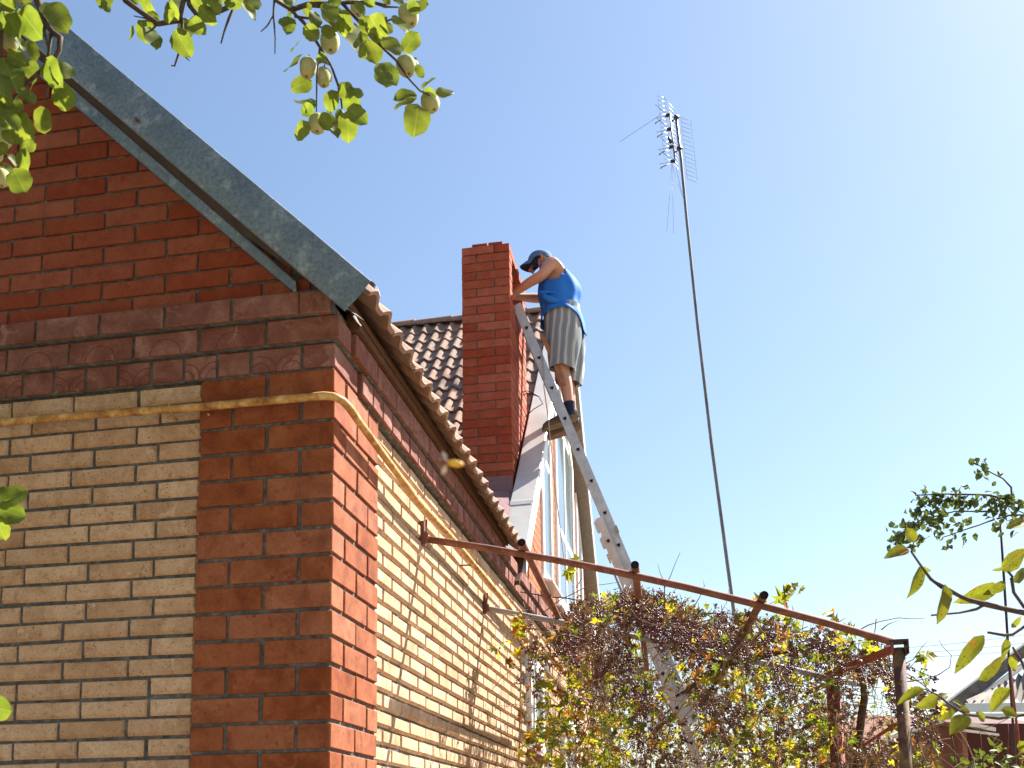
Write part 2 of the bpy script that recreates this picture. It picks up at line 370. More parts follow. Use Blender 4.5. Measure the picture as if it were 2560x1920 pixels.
# mortar cores
b = MB()
b.box((-4.5, .031, GZ), (-.508, .30, 1.372))            # buff field of the front
b.box((-.508, .010, GZ), (-.010, .30, 1.372))           # corner pier
b.box((-4.5, .010, 1.372), (-.010, .30, 1.468)); b.box((-4.5, -.010, 1.468), (.010, .30, 1.564)); b.box((-4.5, -.034, 1.564), (.0, .30, 1.655))
front = b.obj('front_wall', M['mortar'], house, (0, 0, GZ))
# gable triangle of mortar
b = MB(); ap = -3.2
def zroof(x): return 1.655+.97*(.12-x)                  # top of the main roof
b.prism([(-6.4, .010, 1.655), (-.02, .010, 1.655), (-.02, .010, 1.60), (ap, .010, zroof(ap)-.08)][:1]+[(-.03, .010, 1.655), (ap, .010, zroof(ap)-.12)], (0, .29, 0))
gw = b.obj('gable_wall', M['mortar'], house, (0, 0, 1.655)); fix_normals(gw.data)
b = MB()
b.box((-.30, .508, GZ), (-.033, 10.2, 1.372)); b.box((-.30, .29, GZ), (-.010, .508, 1.3715)); b.box((-.06, .05, GZ), (-.0095, .295, 1.371))
b.box((-.30, .30, 1.372), (.004, 10.2, 1.468)); b.box((-.30, .30, 1.468), (.024, 10.2, 1.564))
side = b.obj('side_wall', M['mortar'], house, (0, 0, GZ))

jz = lambda s=.0012: R(-s, s)
# corner pier, courses of .098 counted down from z = 1.372
HQ = .0850
for k in range(19):
    zc = 1.372-.098*(k+.5)
    if k % 2 == 0: L = [(-.125, .06, .25, .12, front), (-.387, .06, .25, .12, front), (-.06, .257, .12, .25, side), (-.06, .454, .12, .122, side)]
    else: L = [(-.06, .125, .12, .25, front), (-.257, .06, .25, .12, front), (-.453, .06, .122, .12, front), (-.06, .387, .12, .25, side)]
    for x, y, sx, sy, par in L:
        hh = .0005*random.randint(-3, 2)
        o = place('red_brick', bl('red', (sx-(.003 if sx > .2 and sy < .2 else 0), sy-(.003 if sy > .2 and sx < .2 else 0), HQ)), par, (x+jz(), y+jz(), zc+jz()+hh), (jz(.004), jz(.004), jz(.006)))
# buff bricks, courses of .0726
YP = .0726
def ybrick(Ln): return fb('yellow', Ln, .0605, .015, (.005, .007, .012, .004), .011, 8)
def ybrick_r(Ln): return fb('yellow', Ln, .0605, .015, (.005, .007, .012, .004), .011, 8)
for r in range(-4, 19):
    zc = -.011+YP*(r+.5)
    x = -.518; first = (.252, .166)[r % 2] if r > 2 else (.166, .252)[r % 2]
    n = 0
    while x > -1.62:
        Ln = first if n == 0 else .25
        Ln += R(-.004, .004)
        place('buff_brick', ybrick(Ln), front, (x-Ln/2, .033+jz(.0015), zc+jz(.002)), (jz(.012), jz(.006), jz(.01)))
        x -= Ln+R(.010, .0155); n += 1
nb = 0
for r in range(-4, 19):
    zc = -.011+YP*(r+.5); y = .515; n = 0
    while y < 5.2:
        Ln = (.252, .125)[r % 2] if n == 0 else .25
        Ln += R(-.004, .004)
        if not (r >= 4 and r < 14 and 4.10 < y+Ln/2 < 4.85) and y+Ln < 5.3:
            place('buff_brick', ybrick_r(Ln), side, (-.034+jz(.0015), y+Ln/2, zc+jz(.002)), (0, jz(.01), PI/2+jz(.012)))
        y += Ln+R(.010, .0155); n += 1
# far end of the side wall: the same bricks, too narrow in view to pick apart
b = MB()
for r in range(-4, 19):
    zc = -.011+YP*(r+.5); y = 5.32+(.13 if r % 2 else 0)
    while y < 10:
        b.box((-.06, y, zc-.031), (-.021, y+.25, zc+.031)); y += .262
o = b.obj('distant_brick', M['yellow'], side, kind='stuff')
# frieze, front: fans, arches, plain top course
def fr(kind, Ln, H, p=.012): return fb(kind, Ln, H, p, (.004,)*4, .004, 3)
x = -.131; i = 0
place('frieze_brick', bl('frieze', (.12, .25, .087)), front, (-.06, .125, 1.420))
for Ln, kd in [(.185, 'fan'), (.12, 'frieze')]+[(.12, ('fan', 'frieze')[j % 2]) for j in range(10)]:
    place('frieze_brick', fr(kd, Ln, .086), front, (x-Ln/2, .012+jz(), 1.420+jz()), (jz(.008), jz(.004), jz(.006))); x -= Ln+.012
place('frieze_brick', bl('frieze', (.27, .14, .086)), front, (-.115, .05, 1.516))
x = -.262
for j in range(6):
    place('frieze_brick', fr('arch', .25, .086), front, (x-.125, -.008+jz(), 1.516+jz()), (jz(.008), jz(.004), jz(.006))); x -= .262
x = -.125
for j in range(6):
    place('frieze_brick', fr('frieze', .25, .084, .014), front, (x-.125, -.032+jz(), 1.608+jz()), (jz(.01), jz(.004), jz(.008))); x -= .263
place('frieze_brick', bl('frieze', (.118, .2, .084)), front, (-.064, .06, 1.606))
# frieze, long side
y = .26; j = 0
while y < 7.6:
    Ln = .12
    place('frieze_brick', fr(('frieze', 'fan')[j % 2], Ln, .086), side, (.006+jz(), y+Ln/2, 1.420+jz()), (0, 0, PI/2+jz(.008))); y += Ln+.012; j += 1
y = .135
while y < 8.6:
    place('frieze_brick', fr('arch', .25, .086), side, (.024+jz(), y+.125, 1.516+jz()), (0, 0, PI/2+jz(.008))); y += .262
# gable bricks, courses of .0735, running bond
for r in range(19):
    zb = 1.660+.0735*r; zc = zb+.0315
    xm = min(-.02, (1.565-zb)/.97)
    x = -.415 + (.13 if r % 2 == 0 else 0) - .26*0
    x += .26*4
    while x > -1.75:
        x0, x1 = x-.25, x; x -= .2605
        if x0 > xm-.02: continue
        x1 = min(x1, xm)
        Ln = x1-x0
        place('red_brick', fb('gable', round(Ln, 2), .0625, .010, (.003,)*4, .003, 5 if Ln > .24 else 1), gw, ((x0+x1)/2, .010+jz(), zc+jz(.0015)), (jz(.008), jz(.004), jz(.006)))

# ---------------------------------------------------------------- main roof: deck, barge board, eave tiles
XE = .120
b = MB()
TH = .97
def deck(x0, x1, y0, y1, drop, th):
    b.add([(x0, y0, zroof(x0)-drop), (x1, y0, zroof(x1)-drop), (x1, y1, zroof(x1)-drop), (x0, y1, zroof(x0)-drop)]+
          [(x0, y0, zroof(x0)-drop-th), (x1, y0, zroof(x1)-drop-th), (x1, y1, zroof(x1)-drop-th), (x0, y1, zroof(x0)-drop-th)],
          [(0, 1, 2, 3), (7, 6, 5, 4), (0, 4, 5, 1), (1, 5, 6, 2), (2, 6, 7, 3), (3, 7, 4, 0)])
deck(ap, .055, -.075, EAVE, .095, .03)
b.add([(ap, -.075, zroof(ap)-.095), (ap, EAVE, zroof(ap)-.095), (2*ap-.055, EAVE, zroof(.055)-.095), (2*ap-.055, -.075, zroof(.055)-.095)], [(0, 1, 2, 3)])
roof = b.obj('roof', M['wood_dark'], house, (0, 0, 1.55)); fix_normals(roof.data)
b = MB(); b.box((.0, .12, 1.566), (.050, EAVE, 1.632)); b.box((-.25, .0, 1.6), (.0, EAVE, 1.64))
b.obj('eave_board', M['wood_dark'], roof)
# tile: two waves per tile; local x across the slope, y up the slope, z normal to it
def tile_mesh(W, Ln, H=.030, th=.018, n=17):
    b = MB(); rows = []
    def prof(u):                                             # u 0..2 waves
        f = u % 1.
        return H*(math.sin(PI*min(f/.58, 1))**1.15 if f < .58 else -.10*math.sin(PI*(f-.58)/.42))
    us = [2.*i/(n-1) for i in range(n)]
    top0 = [(W*(u/2-.5), 0, prof(u)+th) for u in us]; top1 = [(W*(u/2-.5), Ln, prof(u)+th-.0) for u in us]
    bot0 = [(W*(u/2-.5), 0, prof(u)) for u in us]; bot1 = [(W*(u/2-.5), Ln, prof(u)) for u in us]
    b.grid([top0, top1]); b.grid([bot1, bot0]); b.grid([bot0, top0], smooth=False)
    b.grid([[top0[0], top1[0]], [bot0[0], bot1[0]]], smooth=False); b.grid([[bot0[-1], bot1[-1]], [top0[-1], top1[-1]]], smooth=False)
    me = b.mesh('roof_tile', M['tile']); fix_normals(me); return me
tm = tile_mesh(.298, .34)
ang = math.atan(.97)
# axes of the main slope: across = +y ... up-slope = (-cos, 0, sin)
def basis(xa, ya, za): return Matrix((xa, ya, za)).transposed().to_euler()
up1 = Vector((-math.cos(ang), 0, math.sin(ang))); ac1 = Vector((0, -1, 0)); nn1 = ac1.cross(up1)
if nn1.z < 0: ac1 = -ac1; nn1 = ac1.cross(up1)
for r in range(3):
    for c in range(11):
        y = -.02+.15+c*.2985
        if y > EAVE+.02: continue
        e = basis(ac1+Vector((0, 0, jz(.006))), up1, nn1)
        tilt = .055
        p = Vector((XE, y, zroof(XE)-.046-.028*y))+up1*(r*.30)+nn1*(.012)
        upt = (up1*math.cos(tilt)-nn1*math.sin(tilt)); nt_ = ac1.cross(upt)
        place('roof_tile', tm, roof, p+Vector((jz(.004), 0, jz(.004))), basis(ac1, upt, nt_))
# galvanised barge board along the front verge
def zbt(x): return 1.61+.972*(.172-x)         # top edge
b = MB(); yb = -.120
cs, sn = math.cos(ang), math.sin(ang)
bx0, bx1 = -3.2, .172
def bp(x, d, y): return (x-d*sn, y, zbt(x)-d*cs)           # d metres below the top edge, square to the slope
seg = 12
rowsx = [bx0+(bx1-bx0)*i/seg for i in range(seg+1)]
wob = lambda x: .0035*math.sin(x*5.1)+.002*math.sin(x*13)
b.grid([[bp(x, 0, yb+.055) for x in rowsx], [bp(x, -.004, yb-.004+wob(x)) for x in rowsx], [bp(x, .004, yb-.006+wob(x)) for x in rowsx], [bp(x, .07, yb+wob(x)*1.6) for x in rowsx], [bp(x, .128, yb-.002+wob(x)) for x in rowsx], [bp(x, .136, yb+.004) for x in rowsx], [bp(x, .134, yb+.02) for x in rowsx]], smooth=True)
barge = b.obj('barge_board', M['galv'], roof, (0, yb, 1.5))
b = MB(); b.tube([Vector((-.735, yb-.004, 2.355)), Vector((-.735, yb-.020, 2.352))], [.007, .006], 6); b.obj('bolt', M['rust'], roof)
b = MB()   # soffit strip and the sheet that closes it against the wall
b.grid([[bp(x, .130, yb+.012) for x in (bx0, -.40, bx1-.05)], [(bx0, -.028, 1.561-.98*bx0), (-.36, -.028, 1.561+.98*.36), (bx1-.05, -.034, 1.515)]], smooth=False)
b.obj('soffit', M['soffit'], roof, (0, yb, 1.5))
b = MB(); xs_ = [-3.2+3.06*i/10 for i in range(11)]
b.grid([[(x, -.026, 1.565-.98*x) for x in xs_], [(x, -.030, 1.556-.98*x) for x in xs_], [(x, -.020+.002*math.sin(9*x), 1.5175-.96*x) for x in xs_], [(x, -.002, 1.5155-.96*x) for x in xs_]], smooth=False)
b.obj('wall_flashing', M['galv'], roof, (0, yb, 1.5))
b = MB()   # torn tongue of the top flange, curling down past the end
n = 7; A = Vector(bp(bx1, -.002, yb-.003)); dirv = Vector((cs, 0, -sn))
rows = []
for i in range(n):
    s = i/(n-1); p = A+dirv*(.048*s)+Vector((0, 0, .006*math.sin(PI*s)-.028*s*s)); wd = .035*(1-s)**.7+.001
    rows.append([p, p+Vector((0, wd, .002))])
b.grid(rows); b.grid([[q+Vector((0, 0, -.0022)) for q in r_] for r_ in rows]); b.obj('torn_flange', M['tin_brown'], roof)
b = MB(); A = atY(884, 789, -.07); B_ = atY(895, 806, -.05); C_ = atY(903, 815, -.03)
b.tube([A, A.lerp(B_, .5)+Vector((.0, 0, .0)), B_, C_], [.0035, .004, .003, .0015], 5); b.obj('lit_lip', M['pvc'], roof)  # sunlit lip of the metal corner, its brightness put in as white

# ---------------------------------------------------------------- cross wing: gable, roof, windows
XG = -.040; YR = 6.60; ZR = 5.03; SL = 1.14
zn = lambda y: ZR-SL*abs(y-YR)                          # top of its roof plane
b = MB()
b.prism([(XG-.012, EAVE-.0, 1.565), (XG-.012, 10.1, 1.565), (XG-.012, 9.45, zn(9.45)-.06), (XG-.012, YR, ZR-.08), (XG-.012, 3.72, zn(3.72)-.06)], (-.25, 0, 0))
wing = b.obj('wing_gable', M['mortar'], house); fix_normals(wing.data)
b = MB(); r = 0
wins = [(4.62, 5.42, 1.80, 3.20), (6.30, 8.15, 1.62, 3.40)]
z = 1.570
while z < ZR-.1:
    yl = YR-(ZR-.07-z-.06)/SL; yr = 2*YR-yl
    yl = max(yl, EAVE+.0) if z > 1.62 else EAVE
    y = EAVE-.26*(r % 2)*.5
    while y < min(yr, 10.1):
        a0, a1 = max(y, yl), min(y+.2535, yr)
        if a1-a0 > .03: b.box((XG-.02, a0, z), (XG, a1-.0, z+.0665))
        y += .26
    z += .0735; r += 1
b.obj('orange_brick', M['wing'], wing, kind='stuff')
# wing roof slopes
b = MB()
for sgn in (1, -1):
    yo = YR-sgn*(ZR-1.50)/SL
    A = [(-3.4, YR, ZR-.075), (.055, YR, ZR-.075), (.055, yo, 1.50-.075), (-3.4, yo, 1.50-.075)]
    b.prism(A, (0, 0, -.03))
wroof = b.obj('wing_roof', M['wood_dark'], house); fix_normals(wroof.data)
a2 = math.atan(SL); up2 = Vector((0, math.cos(a2), math.sin(a2))); ac2 = Vector((1, 0, 0)); nn2 = ac2.cross(up2)
tm2 = tile_mesh(.266, .31, H=.030)
nrow = 0
tilt = .085; upt = up2*math.cos(tilt)-nn2*math.sin(tilt); nt2 = ac2.cross(upt)
e2 = basis(ac2, upt, nt2)
for r in range(15):
    yy = YR-.115-(.232*r+.13)*math.cos(a2)
    for c in range(9):
        xx = -.115-.133-c*.267-(0 if r % 2 == 0 else .0)
        zz = ZR-SL*(YR-yy)
        p = Vector((xx, yy, zz))-nn2*.028+nn2*.022
        # keep tiles in front of the valley only where the wing stands above the main roof
        if zz < 1.60+.97*(.12-xx)-.10: continue
        if -.62 < xx < .06 and 4.13 < yy < 4.96 and xx < -.02 and yy+.31*math.cos(a2) < 5.05: continue
        place('roof_tile', tm2, wroof, p+Vector((jz(.004), jz(.004), jz(.004))), e2)
# ridge tiles
for i in range(9):
    x0 = .06-i*.40; b = MB(); rows = []
    for x, rad in ((x0, .085), (x0-.04, .083), (x0-.43, .074)):
        rows.append([(x, YR+rad*1.15*math.cos(q), ZR-.035+rad*math.sin(q)) for q in [PI*k/8 for k in range(9)]])
    b.grid(rows); b.grid([[(x, y, z-.012) for x, y, z in rr_] for rr_ in rows[::-1]]); b.grid([[(x, y, z-.012) for x, y, z in rows[0]], rows[0]], smooth=False)
    b.obj('ridge_tile', M['tile'], wroof)
# near verge: grey sheet on the tiles, white fascia beside it
def vp(x, y, dz=0): return (x, y, zn(y)+dz)
b = MB(); ys = [3.60+ (YR-3.60)*i/14 for i in range(15)]
flare = lambda y: .02*max(0, 1-(y-3.60)/.5)
b.grid([[vp(-.105-flare(y)*2, y, .018) for y in ys], [vp(-.095-flare(y)*2, y, .04) for y in ys], [vp(.078, y, .045-flare(y)*.5) for y in ys], [vp(.085, y, .035) for y in ys]], smooth=False)
b.obj('verge_sheet', M['tin_grey'], wroof, (0, 3.3, 1.5))
b = MB(); b.grid([[vp(-.10, 4.02, .046), vp(.08, 4.02, .05)], [vp(-.10, 4.05, .052), vp(.082, 4.05, .056)], [vp(-.10, 4.06, .046), vp(.082, 4.06, .05)]], smooth=False); b.obj('sheet_lap', M['tin_grey'], wroof)
b = MB(); b.grid([[vp(.084, y, .036) for y in ys], [vp(.088, y, .02) for y in ys], [vp(.088, y, -.115) for y in ys], [vp(.072, y, -.12) for y in ys], [vp(.05, y, -.10) for y in ys]], smooth=False)
b.obj('fascia', M['pvc'], wroof, (0, 3.3, 1.5))
b = MB(); ys2 = [YR+(3.55)*i/8 for i in range(9)]
b.grid([[vp(XG, y, -.105) for y in ys2], [vp(.085, y, -.115) for y in ys2], [vp(.100, y, -.10) for y in ys2], [vp(.100, y, .05) for y in ys2]], smooth=False)
b.obj('far_soffit', simple('weathered_board', (.17, .15, .12), (.26, .23, .19), 40, .85), wroof, (0, YR, 2))
b = MB(); b.grid([[vp(.101, y, -.02) for y in ys2], [vp(.106, y, .06) for y in ys2], [vp(.03, y, .065) for y in ys2]], smooth=False); b.obj('verge_trim', M['pvc'], wroof, (0, YR, 2))
# end cap of the sheet above the eave
b = MB(); P = atX(1285, 1372, .06)
pts = [P+Vector((0, -.05+.012*i, .012*math.sin(i*.7))) for i in range(9)]
b.grid([[q+Vector((-.13, 0, .05)) for q in pts], [q+Vector((-.06, 0, .075)) for q in pts], [q+Vector((.02, 0, .05)) for q in pts], [q+Vector((.03, 0, -.01)) for q in pts]]); b.obj('verge_end', M['tin_grey'], wroof)
# windows of the wing
def window(y0, y1, z0, z1, x, par, bars_y=(), bars_z=(), fw=.065, top=None, deep=.022, sill=None):
    """white frame standing deep proud of plane x; top(y) gives a raking head"""
    T = top or (lambda y: z1)
    b = MB(); X1 = x+deep
    def bar(pts): b.prism([(x-.04, p[0], p[1]) for p in pts], (deep+.04, 0, 0))
    bar([(y0, z0), (y0+fw, z0), (y0+fw, T(y0+fw)), (y0, T(y0))]); bar([(y1-fw, z0), (y1, z0), (y1, T(y1)), (y1-fw, T(y1-fw))])
    bar([(y0+fw, z0), (y1-fw, z0), (y1-fw, z0+fw), (y0+fw, z0+fw)])
    bar([(y0+fw, T(y0+fw)-fw*1.2), (y1-fw, T(y1-fw)-fw*1.2), (y1-fw, T(y1-fw)), (y0+fw, T(y0+fw))])
    for q in bars_y: b.prism([(x-.038, q-.035, z0+fw), (x-.038, q+.035, z0+fw), (x-.038, q+.035, T(q)-fw*1.15), (x-.038, q-.035, T(q)-fw*1.15)], (deep+.03, 0, 0))
    for q in bars_z: b.prism([(x-.036, y0+fw, q-.035), (x-.036, y1-fw, q-.035), (x-.036, y1-fw, q+.035), (x-.036, y0+fw, q+.035)], (deep+.024, 0, 0))
    f = b.obj('window', M['pvc'], par); fix_normals(f.data)
    ysp = [y0+fw]+sorted(bars_y)+[y1-fw]
    for a, c in zip(ysp, ysp[1:]):
        g = MB(); g.prism([(x+.007, a, z0+fw), (x+.007, c, z0+fw), (x+.007, c, T(c)-fw), (x+.007, a, T(a)-fw)], (-.010, 0, 0)); q = g.obj('pane', M['glass'], f); fix_normals(q.data)
    if sill:
        s = MB(); s.prism([(x, y0-.03, z0), (x+sill, y0-.03, z0-.035), (x+sill, y0-.03, z0-.05), (x, y0-.03, z0-.03)], (0, y1-y0+.06, 0)); q = s.obj('sill', M['pvc'], f); fix_normals(q.data)
    return f
WY = lambda px, py: atX(px, py, XG).y
window(WY(1352, 1300), WY(1376, 1300), 1.86, 3.6, XG, house, bars_z=(2.98,), top=lambda y: zn(y)-.32, sill=.10, fw=.085)
window(WY(1388, 1300), WY(1431, 1300), 1.84, 4.3, XG, house, bars_y=((WY(1388, 1300)*.5+WY(1431, 1300)*.5),), bars_z=(2.62, 3.72), top=lambda y: (zn(y) if y > YR else ZR-.35*(YR-y))-.42, sill=.06, fw=.10)
window(WY(1440, 1400), WY(1452, 1400), 1.70, 3.0, XG, house, top=lambda y: zn(y)-.30, fw=.085)
# windows of the long wall
window(4.16, 4.80, .335, 1.02, -.012, house, fw=.07, deep=.03, bars_y=(4.38,), sill=.07)
window(6.0, 7.0, -1.2, .80, -.012, house, fw=.10, deep=.03, bars_y=(6.5,), sill=None)
b = MB(); b.box((-.02, 4.12, .262), (.045, 4.85, .318)); b.obj('window_ledge', M['rust_red'], house)

# ---------------------------------------------------------------- chimney
CX0, CX1, CY0, CY1, CZ0, CZT = -.512, -.120, 4.274, 5.02, 2.30, 4.40
b = MB(); e = .008
b.box((CX0+e, CY0+e, CZ0), (CX1-e, CY1-e, 3.955))
b.box((CX0+e, CY0+e, 3.955), (CX1-e, CY0+.09, CZT-.085)); b.box((CX0+e, CY1-.12, 3.955), (CX1-e, CY1-e, CZT-.085)); b.box((CX0+e, CY0+.09, 3.955), (CX0+.11, CY1-.12, CZT-.085))
chim = b.obj('chimney', M['mortar'], house, (CX0, CY0, CZ0))
rp = .0733; nr = int((CZT-CZ0)/rp)
for k in range(nr+1):
    zt = CZT-rp*k; zc = zt-.033; H = .0655
    if zt < 2.42: break
    gap = 3.955 < zc-.02 and k > 0
    off = -.006 if zt < 3.04 else 0
    if k % 2 == 0: L = [(CX0+off, CX0+.262, CY0, CY0+.12), (CX0+.271, CX1, CY0, CY0+.25)]
    else: L = [(CX0+off, CX0+.115, CY0, CY0+.25), (CX0+.125, CX1, CY0, CY0+.12)]
    y = CY0+(.259 if k % 2 == 0 else .129)
    while y < CY1-.04:
        y1 = min(y+.25, CY1)
        L.append((CX1-.12, CX1, y, y1)); y = y1+.009
    for n_, (x0, x1, y0, y1) in enumerate(L):
        if gap and n_ >= 2:                                # the open flue: only the far pier stands
            if y1 < CY1-.12: continue
            y0 = max(y0, CY1-.13)
        if gap and n_ == 1 and k % 2 == 0: y1 = CY0+.11
        place('red_brick', bl('chimney', (round(x1-x0, 3), round(y1-y0, 3), H)), chim, ((x0+x1)/2+jz(.001), (y0+y1)/2+jz(.001), zc+jz(.001)), (jz(.004), jz(.004), jz(.004)))
for k_ in range(4):                                        # slabs of brick that bridge the opening and cap it
    if k_ == 0: continue
for x0, x1, y0, y1 in ((CX0+.085, CX0+.21, CY0+.004, CY0+.25), (CX0+.22, CX0+.335, CY0+.004, CY0+.25), (CX0+.085, CX0+.335, CY0+.27, CY1-.02)):
    place('red_brick', bl('chimney', (round(x1-x0, 3), round(y1-y0, 3), .022)), chim, ((x0+x1)/2, (y0+y1)/2, CZT+.014))
b = MB(); b.box((CX0+.13, CY0+.12, CZT-.078), (CX1-.125, CY1-.13, CZT-.06)); b.obj('cap_slab', M['mortar'], chim)
# apron and valley sheets at its foot
b = MB()
ax0, ax1 = -.86, CX1+.004
b.grid([[(ax0, CY0-.012, 2.47), (ax1, CY0-.012, 2.452)], [(ax0, CY0-.016, 2.44), (ax1, CY0-.016, 2.43)], [(ax0, CY0-.05, 2.245), (ax1, CY0-.045, 2.235)], [(ax0, CY0-.062, 2.24), (ax1, CY0-.057, 2.23)], [(ax0, CY0-.064, 2.205), (ax1, CY0-.058, 2.195)]], smooth=False)
b.obj('apron', M['tin_brown'], chim, (0, 4.2, 2.2))
b = MB(); b.grid([[(-1.4, 3.55, 2.30), (-.9, 3.85, 2.30), (-.10, 4.22, 2.30)], [(-1.0, 3.40, 1.98), (-.5, 3.62, 1.98), (-.08, 3.85, 1.98)], [(-.5, 3.15, 1.62), (-.2, 3.25, 1.60), (-.02, 3.38, 1.60)]], smooth=False)
b.obj('valley_sheet', M['tin_brown'], wroof, (0, 3.3, 1.5))
# ---------------------------------------------------------------- gas pipe
gp = thing('gas_pipe', 'yellow gas pipe with peeling rusty paint bending round the brick corner', 'pipe', (0, 0, 1.17))
PL = [atY(-60, 1062, -.042)]+[atY(x, y, -.042) for x, y in ((0, 1057), (181, 1041), (407, 1024), (497, 1018), (678, 1001), (780, 992.5))]
zc = atX(1047, 1257, .045).z
PL += [Vector((-.022, -.044, PL[-1].z-.000)), Vector((.012, -.038, PL[-1].z-.004)), Vector((.036, -.015, PL[-1].z-.012)), Vector((.046, .03, PL[-1].z-.02)), Vector((.048, .12, PL[-1].z-.032))]
PL += [atX(x, y, .046) for x, y in ((1000, 1194), (1047, 1257), (1130, 1345), (1182, 1408), (1240, 1478))]
PL += [Vector((.046, y, zc-.004*y)) for y in (3.6, 5.0, 7.5)]
b = MB(); b.tube(PL, [.0148]*len(PL), 10); b.obj('pipe', M['gas'], gp)
b = MB()
for P in (atY(425, 1022, -.042),):
    b.tube([P+Vector((0, .055, -.02)), P+Vector((.005, .0, -.0185)), P+Vector((.008, -.019, -.004)), P+Vector((.004, -.017, .010)), P+Vector((-.004, 0, .0175)), P+Vector((-.004, .05, .018))], .0035, 5)
b.obj('hook', M['gas'], gp)
b = MB(); P = atX(1184, 1406, .046)
b.tube([P+Vector((-.07, -.03, -.02)), P+Vector((-.02, -.02, -.019)), P+Vector((.006, 0, -.016)), P+Vector((.018, .015, .004)), P+Vector((.016, .02, .03))], [.004, .005, .005, .004, .003], 5)
b.obj('hook', M['rust'], gp)
b = MB(); P = atY(520, 1034, -.03); b.tube([P+Vector((-.012, .02, .01)), P, P+Vector((.006, -.006, -.008))], .004, 5); b.obj('hook', M['gas'], gp)

# ---------------------------------------------------------------- pergola
pg = thing('pergola', 'rusty welded pipe pergola fixed to the buff brick wall', 'pergola', (1.0, 2.0, GZ))
def bar1(x): return Vector((x, 1.247, 1.085-.200*x-.042*x*x))
def bar2(x): return Vector((x, 2.657, 1.051-.232*x-.012*x*x))
X1E = 2.06
b = MB(); b.tube([bar1(x) for x in (.0, .3, .6, .9, 1.2, 1.5, 1.8, X1E)], .0165, 12); b.obj('beam', M['rust'], pg)
b = MB(); b.tube([bar2(x) for x in (.0, .4, .8, 1.2, 1.6, 2.1)], .0175, 12); b.obj('beam', M['rust_grey'], pg)
for P in (bar1(0), bar2(0)):
    b = MB(); b.box((-.034, P.y-.020, P.z-.030), (-.004, P.y+.018, P.z+.085)); b.box((-.03, P.y-.0215, P.z-.024), (.016, P.y-.016, P.z+.024))
    b.prism([(-.004, P.y+.012, P.z-.02), (.004, P.y+.012, P.z+.10), (-.004, P.y+.012, P.z+.10)], (0, .005, 0)); b.obj('bracket', M['rust'], pg)
def cross(x1, y0, y1, dx):
    A, B = bar1(x1)+Vector((0, 0, .032)), bar2(x1+dx)+Vector((0, 0, .034))
    d = (B-A)/(B.y-A.y); A0 = A+d*(y0-1.247); B0 = A+d*(y1-1.247)
    b = MB(); b.tube([A0, B0], .0185, 12, cap=False); b.tube([A0, A0+(B0-A0)*.04], .0155, 12, m=1, cap=False)
    n = len(b.v); V = A0+(B0-A0).normalized()*.012
    ring = []; 
    for k in range(12): pass
    b.tube([V, V+(B0-A0)*.002], .0165, 12, m=1)
    o = b.obj('crosspiece', [M['rust'], M['dark']], pg)
cross(.468, 1.165, 3.9, -.040)
cross(.975, 1.175, 3.9, -.05)
cross(1.525, 1.170, 3.9, -.08)
b = MB(); P = bar1(X1E); Q = Vector((1.93, 2.66, bar2(1.93).z+.0))
b.prism([P+Vector((-.01, .0, -.045)), P+Vector((-.01, .0, -.012)), Q+Vector((0, 0, .02)), Q+Vector((0, 0, -.02))], (.012, .004, 0)); o = b.obj('angle_iron', M['rust_red'], pg); fix_normals(o.data)
pp = atY(2246, 1608, 1.26)
b = MB(); b.tube([Vector((pp.x, 1.27, pp.z-.02)), Vector((pp.x+.004, 1.27, -.7)), Vector((pp.x+.004, 1.27, GZ-.1))], .0262, 12); b.obj('post', M['post'], pg)
b = MB(); b.prism([(pp.x-.040, 1.225, pp.z+.006), (pp.x-.018, 1.225, pp.z+.012), (pp.x+.036, 1.225, pp.z+.012), (pp.x+.036, 1.225, pp.z-.050), (pp.x+.030, 1.225, pp.z-.050), (pp.x+.030, 1.225, pp.z+.002), (pp.x-.04, 1.225, pp.z+.000)], (0, .085, 0)); o = b.obj('cap', M['steel_dark'], pg); fix_normals(o.data)
for px_, yy, rr_ in ((2090, 2.70, .040), (1935, 4.3, .040)):
    P = atY(px_, 1760, yy); z1 = bar2(P.x).z if yy < 3 else .35
    b = MB(); b.tube([Vector((P.x-.01, yy, z1-.02)), Vector((P.x, yy, GZ-.1))], rr_, 12); b.obj('post', M['rust_red'], pg)
b = MB(); A = atY(2160, 1862, 2.5); B_ = atY(2238, 1812, 1.29); b.tube([A, B_], .009, 6); b.obj('brace', M['rust_red'], pg)

